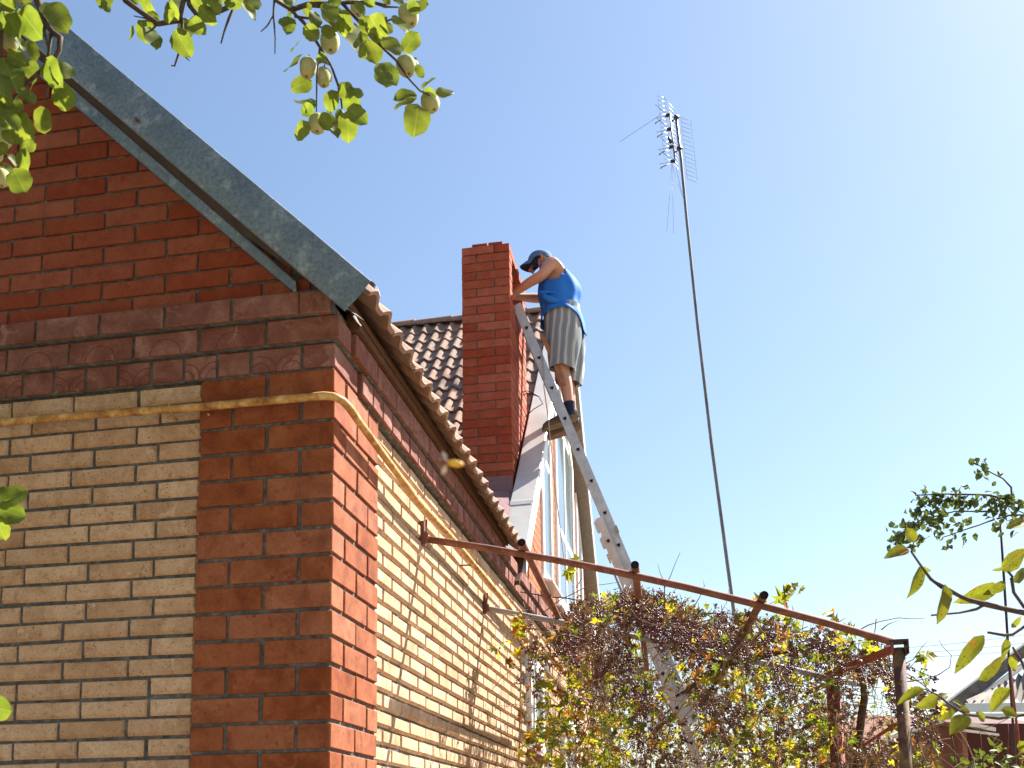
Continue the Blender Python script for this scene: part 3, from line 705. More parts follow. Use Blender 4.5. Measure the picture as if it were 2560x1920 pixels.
# ---------------------------------------------------------------- extension ladder
ld = thing('extension_ladder', 'scratched aluminium extension ladder leaning on the brick chimney', 'ladder', (2.0, 4.7, GZ))
YN, YF = 4.53, 4.92
uz = lambda z: -.109+.372*(3.999-z)
lz = lambda z: .588+.362*(1.948-z)
def rail(fx, z0, z1, y, sgn, wd=.074, name='rail', mt='alu'):
    """U channel standing on edge; its web faces away from the rungs"""
    d = Vector((fx(z1)-fx(z0), 0, z1-z0)).normalized(); nrm = Vector((d.z, 0, -d.x))
    A = Vector((fx(z0), y, z0)); B = Vector((fx(z1), y, z1)); b = MB(); h = wd/2
    def bar(o0, o1, y0, y1):
        b.add([A+nrm*o0+Vector((0, y0-y, 0)), A+nrm*o1+Vector((0, y0-y, 0)), A+nrm*o1+Vector((0, y1-y, 0)), A+nrm*o0+Vector((0, y1-y, 0)),
               B+nrm*o0+Vector((0, y0-y, 0)), B+nrm*o1+Vector((0, y0-y, 0)), B+nrm*o1+Vector((0, y1-y, 0)), B+nrm*o0+Vector((0, y1-y, 0))],
              [(3,2,1,0),(4,5,6,7),(0,1,5,4),(1,2,6,5),(2,3,7,6),(3,0,4,7)])
    bar(-h, h, y-.003*sgn if sgn > 0 else y, y if sgn > 0 else y+.003)
    bar(-h, -h+.004, min(y, y+sgn*.024), max(y, y+sgn*.024)); bar(h-.004, h, min(y, y+sgn*.024), max(y, y+sgn*.024))
    o = b.obj(name, M[mt], ld); fix_normals(o.data); return d, nrm
dU, nU = rail(uz, .55, 4.005, YN, 1); rail(uz, .55, 4.005, YF, -1)
dL, nL = rail(lz, GZ, 2.14, YN-.032, 1, .060, mt='alu2'); rail(lz, GZ, 2.14, YF+.032, -1, .060, mt='alu2')
def rung(x, z, d, nrm, y0, y1):
    b = MB(); tri = []
    def ringp(y, s):
        out = []
        for a in range(12):
            th = 2*PI*a/12; rr_ = s*(1+.20*math.cos(3*(th-PI/2)))
            out.append(Vector((x, y, z))+nrm*(rr_*math.cos(th))+d*(-rr_*math.sin(th)))
        return out
    R0 = [ringp(y0-.009, .0190), ringp(y1+.006, .0190)]; b.grid(R0, True, 0)
    b.grid([ringp(y0-.009, .0190), ringp(y0-.009, .0152), ringp(y0-.004, .0150)], True, 0, False)
    q = ringp(y0-.0045, .0152); b.add(q, [list(range(12))], 1)
    q = ringp(y1+.004, .016); b.add(q, [list(range(12))[::-1]], 1)
    b.obj('rung', [M['alu'], M['dark']], ld)
z = 3.789; 
for i in range(12): rung(uz(z), z, dU, nU, YN, YF); z -= .2672
z = 1.948
for i in range(13): rung(lz(z), z, dL, nL, YN-.032, YF+.032); z -= .2645
for y in (YN-.040, YF+.036):                      # guide clips and hooks where the sections overlap
    b = MB(); zc_ = 2.03; c = Vector((uz(zc_), y, zc_)); 
    b.prism([c+nU*.022+dU*.026+Vector((0, -.002, 0)), c+nU*.044+dU*.026+Vector((0, -.002, 0)), c+nU*.044-dU*.026+Vector((0, -.002, 0)), c+nU*.022-dU*.026+Vector((0, -.002, 0))], (0, .05, 0)); o = b.obj('clip', M['alu_dark'], ld); fix_normals(o.data)
    b = MB(); c = Vector((lz(2.08), y+.002, 2.08))
    b.prism([c-nL*.03+dL*.055, c-nL*.052+dL*.04, c-nL*.054-dL*.045, c-nL*.044-dL*.058, c-nL*.03-dL*.05], (0, .006, 0)); o = b.obj('hook_plate', M['alu2'], ld); fix_normals(o.data)
    b = MB(); c = Vector((lz(1.96), y+.002, 1.96))
    b.prism([c-nL*.03+dL*.03, c-nL*.05+dL*.022, c-nL*.05-dL*.05, c-nL*.036-dL*.066, c-nL*.03-dL*.03], (0, .012, 0)); o = b.obj('hook_plate', M['alu2'], ld); fix_normals(o.data)
b = MB(); c = Vector((lz(1.72), YF-.02, 1.72)); b.tube([c-nL*.05+dL*.14, c-nL*.048-dL*.05, c-nL*.055-dL*.22], [.008, .010, .012], 6); b.obj('pulley_bar', M['rust_grey'], ld)
# wooden plank tied beside the rail, cord hanging from the ladder
b = MB(); A = atY(1349, 834, YN+.03); B_ = atY(1405, 962, YN+.03); d = (B_-A).normalized(); nn = Vector((-d.z, 0, d.x))
if nn.x < 0: nn = -nn
n_ = 8; P = [A, A+nn*.030+d*.04, A+nn*.038+d*.2, B_+nn*.036-d*.04, B_+nn*.030, B_+nn*.012+d*.006, B_-d*.03, A+d*.02-nn*.004]
b.prism(P, (0, .022, 0)); o = b.obj('wooden_plank', M['plank'], origin=tuple(A)); fix_normals(o.data); tag(o, 'narrow brown wooden plank tucked beside the ladder rail', 'plank')
b = MB(); PT = [atY(1355, 875, YN-.006), atY(1359, 930, YN-.012), atY(1360, 970, YN-.012), atY(1371, 1047, YN-.02), atY(1376, 1105, YN-.03), atY(1383, 1170, YN+.05), atY(1388, 1225, YN+.2), atY(1397, 1290, YN+.4), atY(1405, 1360, YN+.6), atY(1416, 1450, YN+.7)]
b.tube(PT, .0045, 6); o = b.obj('hanging_cord', M['cord'], origin=tuple(PT[0])); tag(o, 'thin beige cord hanging from the ladder past the shoes', 'cord')
b = MB(); c = atX(1328, 1012, -.06)
for k in range(2): b.tube([c+Vector((-.10+.02*k, -.05, .09-.03*k)), c+Vector((-.02, -.06, .10-.02*k)), c+Vector((.07, -.04, .05)), c+Vector((.10, 0, .0)), c+Vector((.02, .02, -.03)), c+Vector((-.06, .03, -.09))], .004, 5)
o = b.obj('cable_loop', M['wire'], origin=tuple(c)); tag(o, 'loose loop of dark cable beside the chimney foot', 'cable')

# ---------------------------------------------------------------- person
def skin_body(name, verts, edges, radii, mat, levels=2, root=0):
    me = D.meshes.new(name); me.from_pydata([tuple(v) for v in verts], edges, []); me.update()
    o = D.objects.new(name+'_src', me); COL.objects.link(o)
    sk = o.modifiers.new('skin', 'SKIN'); 
    for i, r in enumerate(radii):
        q = me.skin_vertices[0].data[i]; q.radius = r if isinstance(r, tuple) else (r, r); q.use_root = (i == root)
    ss = o.modifiers.new('sub', 'SUBSURF'); ss.levels = levels; ss.render_levels = levels
    dg = bpy.context.evaluated_depsgraph_get(); dg.update()
    m2 = D.meshes.new_from_object(o.evaluated_get(dg)); m2.name = name
    D.objects.remove(o); m2.materials.clear(); m2.materials.append(mat)
    m2.polygons.foreach_set('use_smooth', [True]*len(m2.polygons)); return m2
YM = 4.72
V = []; E = []; RD = []
def jv(x, y, z, r, p=None):
    V.append(Vector((x, y, z))); RD.append(r); i = len(V)-1
    if p is not None: E.append((p, i))
    return i
pel = jv(.265, YM, 3.90, (.125, .15)); ab = jv(.235, YM, 4.04, (.14, .155), pel); th_ = jv(.225, YM, 4.18, (.145, .165), ab); ch = jv(.200, YM, 4.30, (.125, .155), th_)
nk0 = jv(.130, YM, 4.385, (.075, .085), ch); nk = jv(.105, YM, 4.425, .058, nk0)
hd0 = jv(.085, YM, 4.455, .078, nk); hd1 = jv(.045, YM, 4.435, .066, hd0)
ls = jv(.178, YM-.17, 4.345, .062, ch); lu = jv(.150, YM-.205, 4.285, .054, ls); le = jv(.112, YM-.215, 4.222, .046, lu); lf = jv(.0, YM-.17, 4.200, .043, le); lw = jv(-.130, YM-.11, 4.158, .030, lf); lh = jv(-.185, YM-.095, 4.135, (.020, .036), lw)
rs = jv(.178, YM+.17, 4.345, .062, ch); re = jv(.08, YM+.22, 4.25, .046, rs); rf = jv(-.06, YM+.15, 4.24, .042, re); rw = jv(-.165, YM+.06, 4.215, .030, rf); rh = jv(-.215, YM+.05, 4.20, (.020, .036), rw)
for s in (-1, 1):
    hp = jv(.262, YM+s*.085, 3.80, .098, pel); kn = jv(.232+.02*(s > 0), YM+s*.085, 3.47, .066, hp); cf = jv(.268, YM+s*.085, 3.33, .058, kn); an = jv(.296, YM+s*.083, 3.09, .040, cf); hl = jv(.305, YM+s*.083, 3.03, .035, an); to = jv(.20, YM+s*.08, 3.015, .03, hl)
pm = skin_body('person', V, E, RD, M['skin'])
person = place('person', pm, None, (0, 0, 0))
# re-seat the origin at the feet
o0 = Vector((.26, YM, 3.0)); pm.transform(Matrix.Translation(-o0)); person.location = o0
tag(person, 'workman in blue vest and grey striped shorts standing on the ladder reaching into the chimney', 'person')
def pchild(b, name, mats, **k):
    return b.obj(name, mats, person, **k)
# hands: palm with four fingers and a thumb closing on the sill of the opening
for (w_, h_, sg) in ((V[lw], V[lh], -1), (V[rw], V[rh], 1)):
    dirh = (h_-w_).normalized(); side_ = Vector((0, 1, 0)); b = MB()
    for k in range(4):
        base = h_+dirh*.02+side_*(.018*(k-1.5)); L_ = (.068, .078, .074, .06)[k]
        b.tube([base-dirh*.03, base+dirh*L_*.45+Vector((0, 0, .004)), base+dirh*L_*.8+Vector((0, 0, -.014)), base+dirh*L_*.85+Vector((0, 0, -.034))], [.0095, .0088, .008, .006], 7)
    base = h_-dirh*.02-side_*.03*sg*-1
    b.tube([base, base+dirh*.035+side_*.02*sg+Vector((0, 0, -.012)), base+dirh*.06+side_*.018*sg+Vector((0, 0, -.024))], [.012, .0105, .008], 7)
    pchild(b, 'fingers', M['skin'])
# face: nose, ear, eye, mouth on the side we see
b = MB(); hc = Vector((.072, YM, 4.452)); fwd = Vector((-.965, 0, -.26)).normalized(); upv = Vector((-.26, 0, .965))
nz = hc+fwd*.095-upv*.012; b.tube([nz-fwd*.02+upv*.025, nz+fwd*.012-upv*.012, nz-fwd*.012-upv*.022], [.008, .015, .009], 8)
b.tube([hc+fwd*.085-upv*.052+Vector((0, -.022, 0)), hc+fwd*.096-upv*.052, hc+fwd*.085-upv*.052+Vector((0, .022, 0))], .006, 6)
b.tube([hc+fwd*.06-upv*.10, hc+fwd*.08-upv*.082], [.03, .024], 8)
for s in (-1, 1):
    e = hc-fwd*.005+Vector((0, s*.074, 0)); b.tube([e+upv*.028, e+upv*.034+Vector((0, s*.008, 0))-fwd*.012, e+Vector((0, s*.014, 0))-fwd*.018, e-upv*.028+Vector((0, s*.008, 0))], [.006, .010, .010, .007], 7)
pchild(b, 'face', simple('skin_warm', (.40, .15, .10), (.47, .22, .15), 20, .5))
b = MB()
for s in (-1, 1):
    e = hc+fwd*.082+upv*.014+Vector((0, s*.032, 0)); b.tube([e-fwd*.01, e+fwd*.004], [.010, .007], 8)
pchild(b, 'eyes', M['cap_dark'])
b = MB(); rows = []     # short grey hair under the cap
for i in range(6):
    a = -.15+.34*i/5; rows.append([hc-fwd*(.03+.052*math.cos(q))+Vector((0, .084*math.sin(q), 0))+upv*(a*.25) for q in [-1.6+3.2*j/10 for j in range(11)]])
b.grid(rows); pchild(b, 'hair', simple('hair_grey', (.16, .14, .13), (.24, .22, .2), 60, .9))
# cap: crown and brim
b = MB(); rows = []
cu = (upv*.97-fwd*.24).normalized(); cf_ = fwd-cu*fwd.dot(cu); cf_.normalize(); cc = hc+cu*.022
for i in range(7):
    a = PI/2*i/6; rr_ = math.cos(a)**.8; rows.append([cc+cf_*(.108*rr_*math.cos(q)+.006)+Vector((0, .092*rr_*math.sin(q), 0))+cu*(.088*math.sin(a)) for q in [2*PI*j/20 for j in range(20)]])
b.grid(rows, True); pchild(b, 'cap', M['cap'])
b = MB(); top = []; bot = []
for j in range(13):
    q = -1.25+2.5*j/12; e1 = cc+cf_*(.106*math.cos(q))+Vector((0, .092*math.sin(q), 0)); e2 = cc+cf_*(.106*math.cos(q)+.078*math.cos(q*.9)**.6)+Vector((0, .080*math.sin(q), 0))-cu*(.028+.024*math.sin(q)**2)
    top.append((e1, e2))
b.grid([[a for a, c in top], [a.lerp(c, .5)+cu*.006 for a, c in top], [c for a, c in top]], m=0); b.grid([[c-cu*.004 for a, c in top], [a.lerp(c, .5)+cu*.001 for a, c in top], [a-cu*.004 for a, c in top]], m=1)
pchild(b, 'cap_brim', [M['cap'], M['cap_dark']])
# vest: a shell round the trunk with deep arm holes and a tied front
secs = [(.242, 3.84, .182, .215), (.242, 3.92, .178, .210), (.230, 4.00, .162, .194), (.218, 4.07, .160, .187), (.222, 4.13, .176, .195), (.228, 4.19, .176, .196), (.222, 4.25, .164, .190), (.205, 4.31, .145, .182), (.178, 4.36, .118, .160), (.150, 4.40, .088, .125), (.128, 4.425, .068, .095)]
nA = 40; b = MB(); rows = []
for i, (cx, cz, ax, ay) in enumerate(secs):
    row = []
    for j in range(nA):
        q = 2*PI*j/nA; c_, s_ = math.cos(q), math.sin(q)
        f = 1+(.030*math.sin(q*9+i*.5)+.022*math.sin(q*5-i*.8))*(1 if i < 8 else .3)
        if i == 2: f -= .02
        x = cx+ax*f*c_*(abs(c_)**-.12 if abs(c_) > .05 else 1); y = YM+ay*f*s_; z_ = cz
        if i == 0:   # ragged hem: low in front and behind, short at the sides
            z_ = 3.935-.045*max(0, -c_)**1.5-.17*max(0, c_)**4; x = cx+ax*1.04*f*c_
        if i == 1: z_ = max(z_, 3.955-.03*max(0, -c_)-.10*max(0, c_)**3)
        tiltz = -(x-cx)*.28*(i/10) ; row.append(Vector((x, y, z_+tiltz)))
    rows.append(row)
vb = len(b.v); b.grid(rows, True)
# open the arm holes (sides, upper rows) and the neck
keep = [k for k, f in enumerate(b.f) if True]
nf = []; 
for k, f in enumerate(b.f):
    i, j = k//nA, k % nA; q = 2*PI*(j+.5)/nA; s_ = abs(math.sin(q)); c_ = math.cos(q)
    if i == 5 and s_ > .90 and c_ < .10: continue
    if i == 6 and s_ > .78 and c_ < .42: continue
    if i == 7 and s_ > .62 and c_ < .62: continue
    if i == 8 and s_ > .60: continue
    if i == 9 and s_ > .80: continue
    nf.append(k)
b.f = [b.f[k] for k in nf]; b.m = [b.m[k] for k in nf]; b.s = [b.s[k] for k in nf]
vest = pchild(b, 'vest', M['sky_blue'])
sm = vest.modifiers.new('thick', 'SOLIDIFY'); sm.thickness = .004; sm.offset = 1
ss = vest.modifiers.new('sub', 'SUBSURF'); ss.levels = 1; ss.render_levels = 1
b = MB(); kn = Vector((.10, YM-.175, 4.075))
b.tube([kn+Vector((-.03, 0, .005)), kn+Vector((-.01, -.018, .012)), kn+Vector((.03, -.022, .004)), kn+Vector((.09, -.018, .002)), kn+Vector((.16, -.012, -.03))], [.012, .017, .015, .011, .006], 8)
b.tube([kn+Vector((.0, -.012, .0)), kn+Vector((.03, -.028, -.04)), kn+Vector((.08, -.03, -.075)), kn+Vector((.15, -.018, -.085))], [.014, .026, .030, .010], 8)
pchild(b, 'vest_knot', M['sky_blue'])
# shorts: waist and two wide legs
b = MB()
for s in (-1, 1):
    rows = []
    for i in range(12):
        f = i/11; z_ = 4.01-.56*f - (.05*f if s > 0 else 0)
        cx = .240+.022*math.sin(f*2.6)-.010*f+.03*(s > 0)*f; cy = YM+s*(.070+.022*f); ax = .152-.042*f+.012*math.sin(PI*f); ay = .122-.022*f
        row = []
        for j in range(28):
            q = 2*PI*j/28; fo = 1+.05*math.sin(q*6+f*5+s)*f+.025*math.sin(q*11-f*9)
            row.append(Vector((cx+ax*fo*math.cos(q), cy+ay*fo*math.sin(q), z_+.008*math.sin(q*3)*f-.012*math.cos(q)*f)))
        rows.append(row)
    b.grid(rows, True); b.grid([rows[-1], [p+Vector((0, 0, .02))+(Vector((sum(q.x for q in rows[-1])/28, sum(q.y for q in rows[-1])/28, p.z))-p)*.12 for p in rows[-1]]], True)
pchild(b, 'shorts', M['shorts'], origin=(.25, YM, 3.5))
for s in (-1, 1):
    yy = YM+s*.083; b = MB()
    b.tube([(.292, yy, 3.165), (.297, yy, 3.10), (.303, yy, 3.05), (.30, yy, 3.03)], [.048, .045, .046, .044], 12, cap=False); pchild(b, 'sock', M['sock'])
    b = MB(); rows = []; zt_ = 3.0-.0*s; lift = .0 if s < 0 else -.012
    for i in range(11):                                     # shoe: heel to toe
        f = i/10; x = .352-.282*f; z0_ = 2.992+lift+.050*(1-f)*.9-.035*f; wv_ = .036+.014*math.sin(PI*min(1, f*1.1))-.020*max(0, f-.82)/.18; hh = (.085-.020*abs(f-.1)) if f < .35 else .070-.045*(f-.35)
        if i in (0, 10): wv_ *= .45; hh *= .7
        rows.append([Vector((x, yy+wv_*math.cos(q), z0_+.012+max(0, hh*math.sin(q)))) for q in [PI*j/10 for j in range(11)]])
    b.grid(rows); pchild(b, 'shoe', M['shoe'])
    b = MB(); rows = []
    for i in range(11):
        f = i/10; x = .358-.292*f; z0_ = 2.992+lift+.050*(1-f)*.9-.035*f; wv_ = .043+.014*math.sin(PI*min(1, f*1.1))-.016*max(0, f-.85)/.15
        if i in (0, 10): wv_ *= .5
        rows.append([(x, yy-wv_, z0_+.016), (x, yy+wv_, z0_+.016), (x, yy+wv_*.96, z0_-.016), (x, yy-wv_*.96, z0_-.016)])
    b.grid(rows, True, smooth=False); o = pchild(b, 'shoe_sole', M['sole'])
for ch_ in person.children: fix_normals(ch_.data)

# ---------------------------------------------------------------- television aerial
an_ = thing('tv_aerial', 'tall leaning steel mast with a wire grid television aerial', 'aerial', atY(1836, 1900, 7.4))
b = MB(); mp_ = [atY(x, y, 7.4) for x, y in ((1690, 288), (1703, 400), (1718, 560), (1745, 820), (1780, 1120), (1812, 1360), (1840, 1570))]
dl = (mp_[-1]-mp_[-2]).normalized(); zend = mp_[-1]+dl*((mp_[-1].z-GZ)/-dl.z)
b.tube(mp_+[zend], [.016, .016, .016, .017, .018, .019, .020, .022], 10); b.obj('mast', M['mast'], an_)
zA = atY(1660, 243, 7.35)
md = (mp_[2]-mp_[0]).normalized()
A = zA; B_ = atZ(1702.5, 294, zA.z); L_ = atY(1644.5, 239.5, 7.30); HG = (atY(1744, 1420/6.38+220, 7.4)-atY(1702.5, 294, 7.4)).length*1.02
b = MB()
for k in range(15):
    o_ = md*(HG*k/14)
    b.tube([L_+o_, A+o_], .0018, 4); b.tube([A+o_, B_+o_], .0018, 4)
    B2 = B_+Vector((.11, .02, -.02)); b.tube([B_+o_, B2+o_+md*.03], .0018, 4)
for f in (0, .45, .58, 1): b.tube([A.lerp(B_, f), A.lerp(B_, f)+md*HG], .0018, 4)
b.tube([L_, L_+md*HG*.95], .0018, 4); b.tube([B_+Vector((.11, .02, -.02)), B_+Vector((.11, .02, -.02))+md*HG], .0018, 4)
b.obj('reflector_grid', M['wire_alu'], an_)
b = MB(); q0, q1 = atY(1675, 288, 7.3), atY(1687, 400, 7.3); b.tube([q0, q1], .008, 6); b.obj('boom', M['mast'], an_)
for (x, y, x2, y2) in ((1669, 289, 1640, 307), (1673, 324, 1645, 341), (1678, 368, 1650, 385), (1682, 404, 1653, 419)):
    b = MB(); P = atY(x, y, 7.3); Q = atY(x2, y2, 7.1)
    b.tube([P+Vector((-.022, 0, 0)), P+Vector((.022, 0, .008))], [.016, .022], 8); b.tube([P, Q], .005, 5); b.tube([Q+Vector((-.008, 0, -.012)), Q+Vector((.008, 0, .012))], .006, 5)
    for f in (.35, .7): m_ = P.lerp(Q, f); b.tube([m_+Vector((-.02, .05, .03)), m_+Vector((.02, -.05, -.03))], .002, 4)
    b.tube([P, P+Vector((-.13, .0, .16))], .002, 4); b.tube([P, P+Vector((-.15, .1, .06))], .002, 4)
    b.obj('dipole', M['steel_dark'], an_)
b = MB(); P = atY(1674, 350, 7.3); b.tube([P+Vector((-.01, 0, .04)), P, P+Vector((.015, 0, -.035))], [.010, .018, .016], 6); b.obj('amplifier', M['steel_dark'], an_)
for x, y in ((1691, 294), (1699, 372)):
    b = MB(); P = atY(x, y, 7.38); Q = atY(x-14, y+11, 7.3); b.tube([P, Q], .009, 6); b.tube([P+Vector((-.02, -.02, 0)), P+Vector((.025, .02, .02))], .018, 6); b.obj('clamp', M['steel_dark'], an_)
b = MB(); b.tube([atY(1664, 285, 7.25), atY(1650, 288, 7.2), atY(1549, 355, 7.0)], .0022, 4)
for x2, y2 in ((1667, 580), (1684, 583), (1705, 487)): b.tube([atY(1680, 412, 7.3), atY(x2, y2, 7.2)], .002, 4)
b.tube([atY(1687, 400, 7.3), atY(1697, 450, 7.3), atY(1708, 495, 7.36)], .0025, 4)
b.obj('loose_wire', M['wire_alu'], an_)

# ---------------------------------------------------------------- overhead wires and posts at the right
for nm, ys, dd in (('topmost of the three upper', (1597, 1570), 24), ('middle one of the three upper', (1610, 1590), 24), ('lowest of the three upper', (1621, 1606), 24), ('topmost of the three lower', (1718, 1707), 30), ('middle one of the three lower', (1727, 1717), 30), ('lowest of the three lower', (1736, 1727), 30)):
    A = at(1900, ys[0]+(ys[0]-ys[1])*1.0, dd); B_ = at(2760, ys[1]-(ys[0]-ys[1])*.7, dd)
    b = MB(); b.tube([A.lerp(B_, f)+Vector((0, 0, -.25*4*f*(1-f))) for f in [i/10 for i in range(11)]], .006, 4)
    o = b.obj('overhead_wire', M['wire'], origin=tuple(A)); tag(o, nm+' overhead power wires behind the neighbouring roof', 'wire', 'overhead wires')
b = MB(); A = at(2501, 1300, 9.0); B_ = at(2520, 1610, 9.0); d = (B_-A).normalized(); b.tube([A, B_, B_+d*((B_.z-GZ)/-d.z)], .0115, 8)
o = b.obj('thin_pole', M['steel_dark'], origin=tuple(B_)); tag(o, 'thin dark metal pole rising among the plum leaves', 'pole')
b = MB(); A = at(2522, 1640, 9.3); B_ = at(2546, 1850, 9.3); d = (B_-A).normalized(); b.tube([A, B_, B_+d*((B_.z-GZ)/-d.z)], .012, 8)
o = b.obj('rusty_pole', M['rust_red'], origin=tuple(B_)); tag(o, 'rusty brown pole standing before the corrugated canopy', 'pole')

# ---------------------------------------------------------------- neighbouring house
nh = thing('neighbour_house', 'low brown house with corrugated slate roof and pale blue canopy edge', 'house', tuple(at(2500, 1920, 14)*1)[:2]+(GZ,))
DN = 14.
def npt(x, y, d=DN): return at(2240+x/5.925, 1640+y/5.925, d)
def sheet(name, pts, mat, ext, par=nh):
    b = MB(); b.prism(pts, ext); o = b.obj(name, mat, par); fix_normals(o.data); return o
bk = FF*1.0
slate = simple('weathered_slate', (.09, .085, .08), (.19, .18, .17), 9, .9, world=True)
sheet('roof', [npt(-180, 1230), npt(560, 840), npt(1896, -160), npt(2300, -460), npt(2300, -380), npt(1896, 30), npt(1050, 735), npt(480, 1110)], slate, Vector((-.03, .22, 0)))
sheet('verge_board', [npt(1000, 760, DN-.06), npt(2100, -60, DN-.06), npt(2100, 30, DN-.06), npt(1330, 620, DN-.06), npt(1080, 715, DN-.06)], M['pvc'], FF*.05)
sheet('verge_trim', [npt(-180, 1205, DN-.08), npt(640, 915, DN-.08), npt(720, 985, DN-.08), npt(480, 1050, DN-.08), npt(-180, 1255, DN-.08)], M['tin_grey'], FF*.05)
b = MB()   # corrugated canopy slope
rows = [[], []]
for i in range(49):
    f = i/48; lo = npt(1040, 690, DN-.75).lerp(npt(2400, 660, DN-.75), f); hi = npt(1330, 560, DN-.2).lerp(npt(2400, -40, DN-.2), f); h = .035*math.cos(f*2*PI*11)
    rows[0].append(lo+Vector((0, 0, h))); rows[1].append(hi+Vector((0, 0, h)))
b.grid(rows); b.obj('canopy', simple('canopy_slate', (.16, .14, .12), (.30, .26, .22), 4, .9, world=True), nh)
blue = simple('pale_blue_paint', (.42, .52, .58), (.50, .58, .62), 3, .6, world=True)
sheet('canopy_edge', [npt(1040, 700, DN-.8), npt(2400, 680, DN-.8), npt(2400, 830, DN-.8), npt(1060, 830, DN-.8)], blue, FF*.04)
sheet('canopy_edge', [npt(1060, 850, DN-.78), npt(2400, 850, DN-.78), npt(2400, 900, DN-.78), npt(1060, 900, DN-.78)], blue, FF*.04)
sheet('canopy_beam', [npt(1040, 960, DN-.7), npt(1480, 1060, DN-.7), npt(1480, 1120, DN-.7), npt(1040, 1030, DN-.7)], M['tin_grey'], FF*.3)
sheet('canopy_beam', [npt(1040, 1085, DN-.72), npt(1530, 1150, DN-.72), npt(1530, 1185, DN-.72), npt(1040, 1125, DN-.72)], M['tin_grey'], FF*.3)
wallm = simple('brown_wall', (.19, .085, .055), (.25, .12, .08), 5, .9, world=True)
g0 = npt(0, 0, DN+.3)
def gz_(p): return Vector((p.x, p.y, GZ))
A, B_, C_ = npt(-260, 1300, DN+.25), npt(640, 960, DN+.25), npt(975, 1000, DN+.25)
sheet('wall', [A, B_, C_, gz_(C_), gz_(A)], wallm, FF*3)
for k in range(3): sheet('cornice', [npt(-200, 1265+50*k, DN+.20-.03*k+.05), npt(700-60*k, 985+70*k, DN+.20), npt(760-60*k, 1010+75*k, DN+.20), npt(-200, 1300+50*k, DN+.20)], wallm, FF*.1)
A, B_ = npt(975, 1000, DN+.2), npt(2500, 1000, DN+.2)
dk = simple('dark_red_gate', (.055, .012, .008), (.075, .018, .012), 4, .7, world=True)
sheet('wall', [A, B_, gz_(B_), gz_(A)], dk, FF*3)
sheet('pillar', [npt(965, 1030, DN-.1), npt(1035, 1030, DN-.1), gz_(npt(1035, 1030, DN-.1)), gz_(npt(965, 1030, DN-.1))], wallm, FF*.3)

# ---------------------------------------------------------------- wasp
wp = thing('wasp', 'yellow and dark wasp in flight before the tiled eave', 'wasp', at(1122, 1157, .85))
P0 = at(1122, 1157, .85)
def ell(b, c, ax, rl, rw_, m=0, n=8):
    ax = ax.normalized(); b.tube([c+ax*(rl*math.sin(-PI/2+PI*i/6)) for i in range(7)], [max(rw_*math.cos(-PI/2+PI*i/6), 1e-4) for i in range(7)], n, m)
hx = RR*.97-UU*.12
ylw = simple('wasp_yellow', (.55, .30, .02), (.62, .40, .05), 300, .5); 
b = MB(); ell(b, P0+hx*.0055, hx, .0072, .0030); b.obj('abdomen', ylw, wp)
b = MB(); ell(b, P0-hx*.0035, hx, .0036, .0026); ell(b, P0-hx*.0082, hx, .0022, .002); b.obj('thorax', M['rust'], wp)
for s in (-1, 1):
    b = MB(); r0_ = P0-hx*.002; tip = r0_-hx*.004+UU*(.010*s)+FF*.004
    b.add([r0_, r0_.lerp(tip, .6)-hx*.002, tip, r0_.lerp(tip, .7)+hx*.003], [(0, 1, 2, 3)]); b.obj('wing', simple('wing_film', (.5, .42, .32), None), wp)
# ---------------------------------------------------------------- leaves
def leaf_mesh(name, Ln, Wd, mat, curl=.2, fold=.25, seed=0, lobes=0, tip=.5, n=6):
    """blade along +y from its stalk, normal +z; uv.x across, uv.y along"""
    rr = random.Random(seed); V = []; F = []; UV = []
    tw = rr.uniform(-.35, .35); rag = [1+rr.uniform(-.07, .07) for _ in range(40)]
    for i in range(n+1):
        f = i/n; wdt = Wd*.5*(math.sin(PI*f**.75)**.8 if tip >= .5 else max(0, 1-abs(2*f**.92-1)**2.3)**.62)
        if i == 0: wdt = Wd*.03
        if i == n: wdt = Wd*.012
        for k, s in enumerate((-1, -.5, 0, .5, 1)):
            x = wdt*s*rag[(i*5+k) % 40]; y = Ln*f; z = fold*abs(x)-curl*Ln*f*f*.6+tw*x*f+Wd*.05*math.sin(f*9+s*2+seed)*abs(s)
            V.append((x, y, z)); UV.append((.5+.5*s*(wdt/(Wd*.5)), f))
    for i in range(n):
        for k in range(4): a = i*5+k; F.append((a, a+1, a+6, a+5))
    me = D.meshes.new(name); me.from_pydata(V, [], F); me.update()
    uv = me.uv_layers.new(name='uv')
    for lp in me.loops: uv.data[lp.index].uv = UV[lp.vertex_index]
    me.polygons.foreach_set('use_smooth', [True]*len(me.polygons)); me.materials.append(mat); return me
def vine_leaf_mesh(name, Sz, mat, seed=0):
    rr = random.Random(seed); out = []
    prof = [(0, .12), (28, .62), (52, .40), (80, .92), (104, .50), (132, .80), (158, .46), (180, 1.0)]
    ang = []
    for a, r in prof: ang.append((a, r))
    ang = ang+[(360-a, r) for a, r in prof[::-1][1:-1]]
    V = [(0, 0, 0)]; UV = [(.5, .1)]
    for a, r in ang:
        t_ = math.radians(a-180+90)*-1; r *= Sz*.55*(1+rr.uniform(-.12, .12)); x = r*math.cos(t_); y = r*math.sin(t_)
        V.append((x, y+Sz*.1, rr.uniform(-.10, .10)*Sz-.35*r*r/Sz*rr.uniform(.2, 1.4))); UV.append((.5+x/Sz*.9, .1+max(0, (y+Sz*.1)/Sz)))
    nn = len(ang); F = [(0, 1+i, 1+(i+1) % nn) for i in range(nn)]
    me = D.meshes.new(name); me.from_pydata(V, [], F); me.update()
    uv = me.uv_layers.new(name='uv')
    for lp in me.loops: uv.data[lp.index].uv = UV[lp.vertex_index]
    me.materials.append(mat); return me
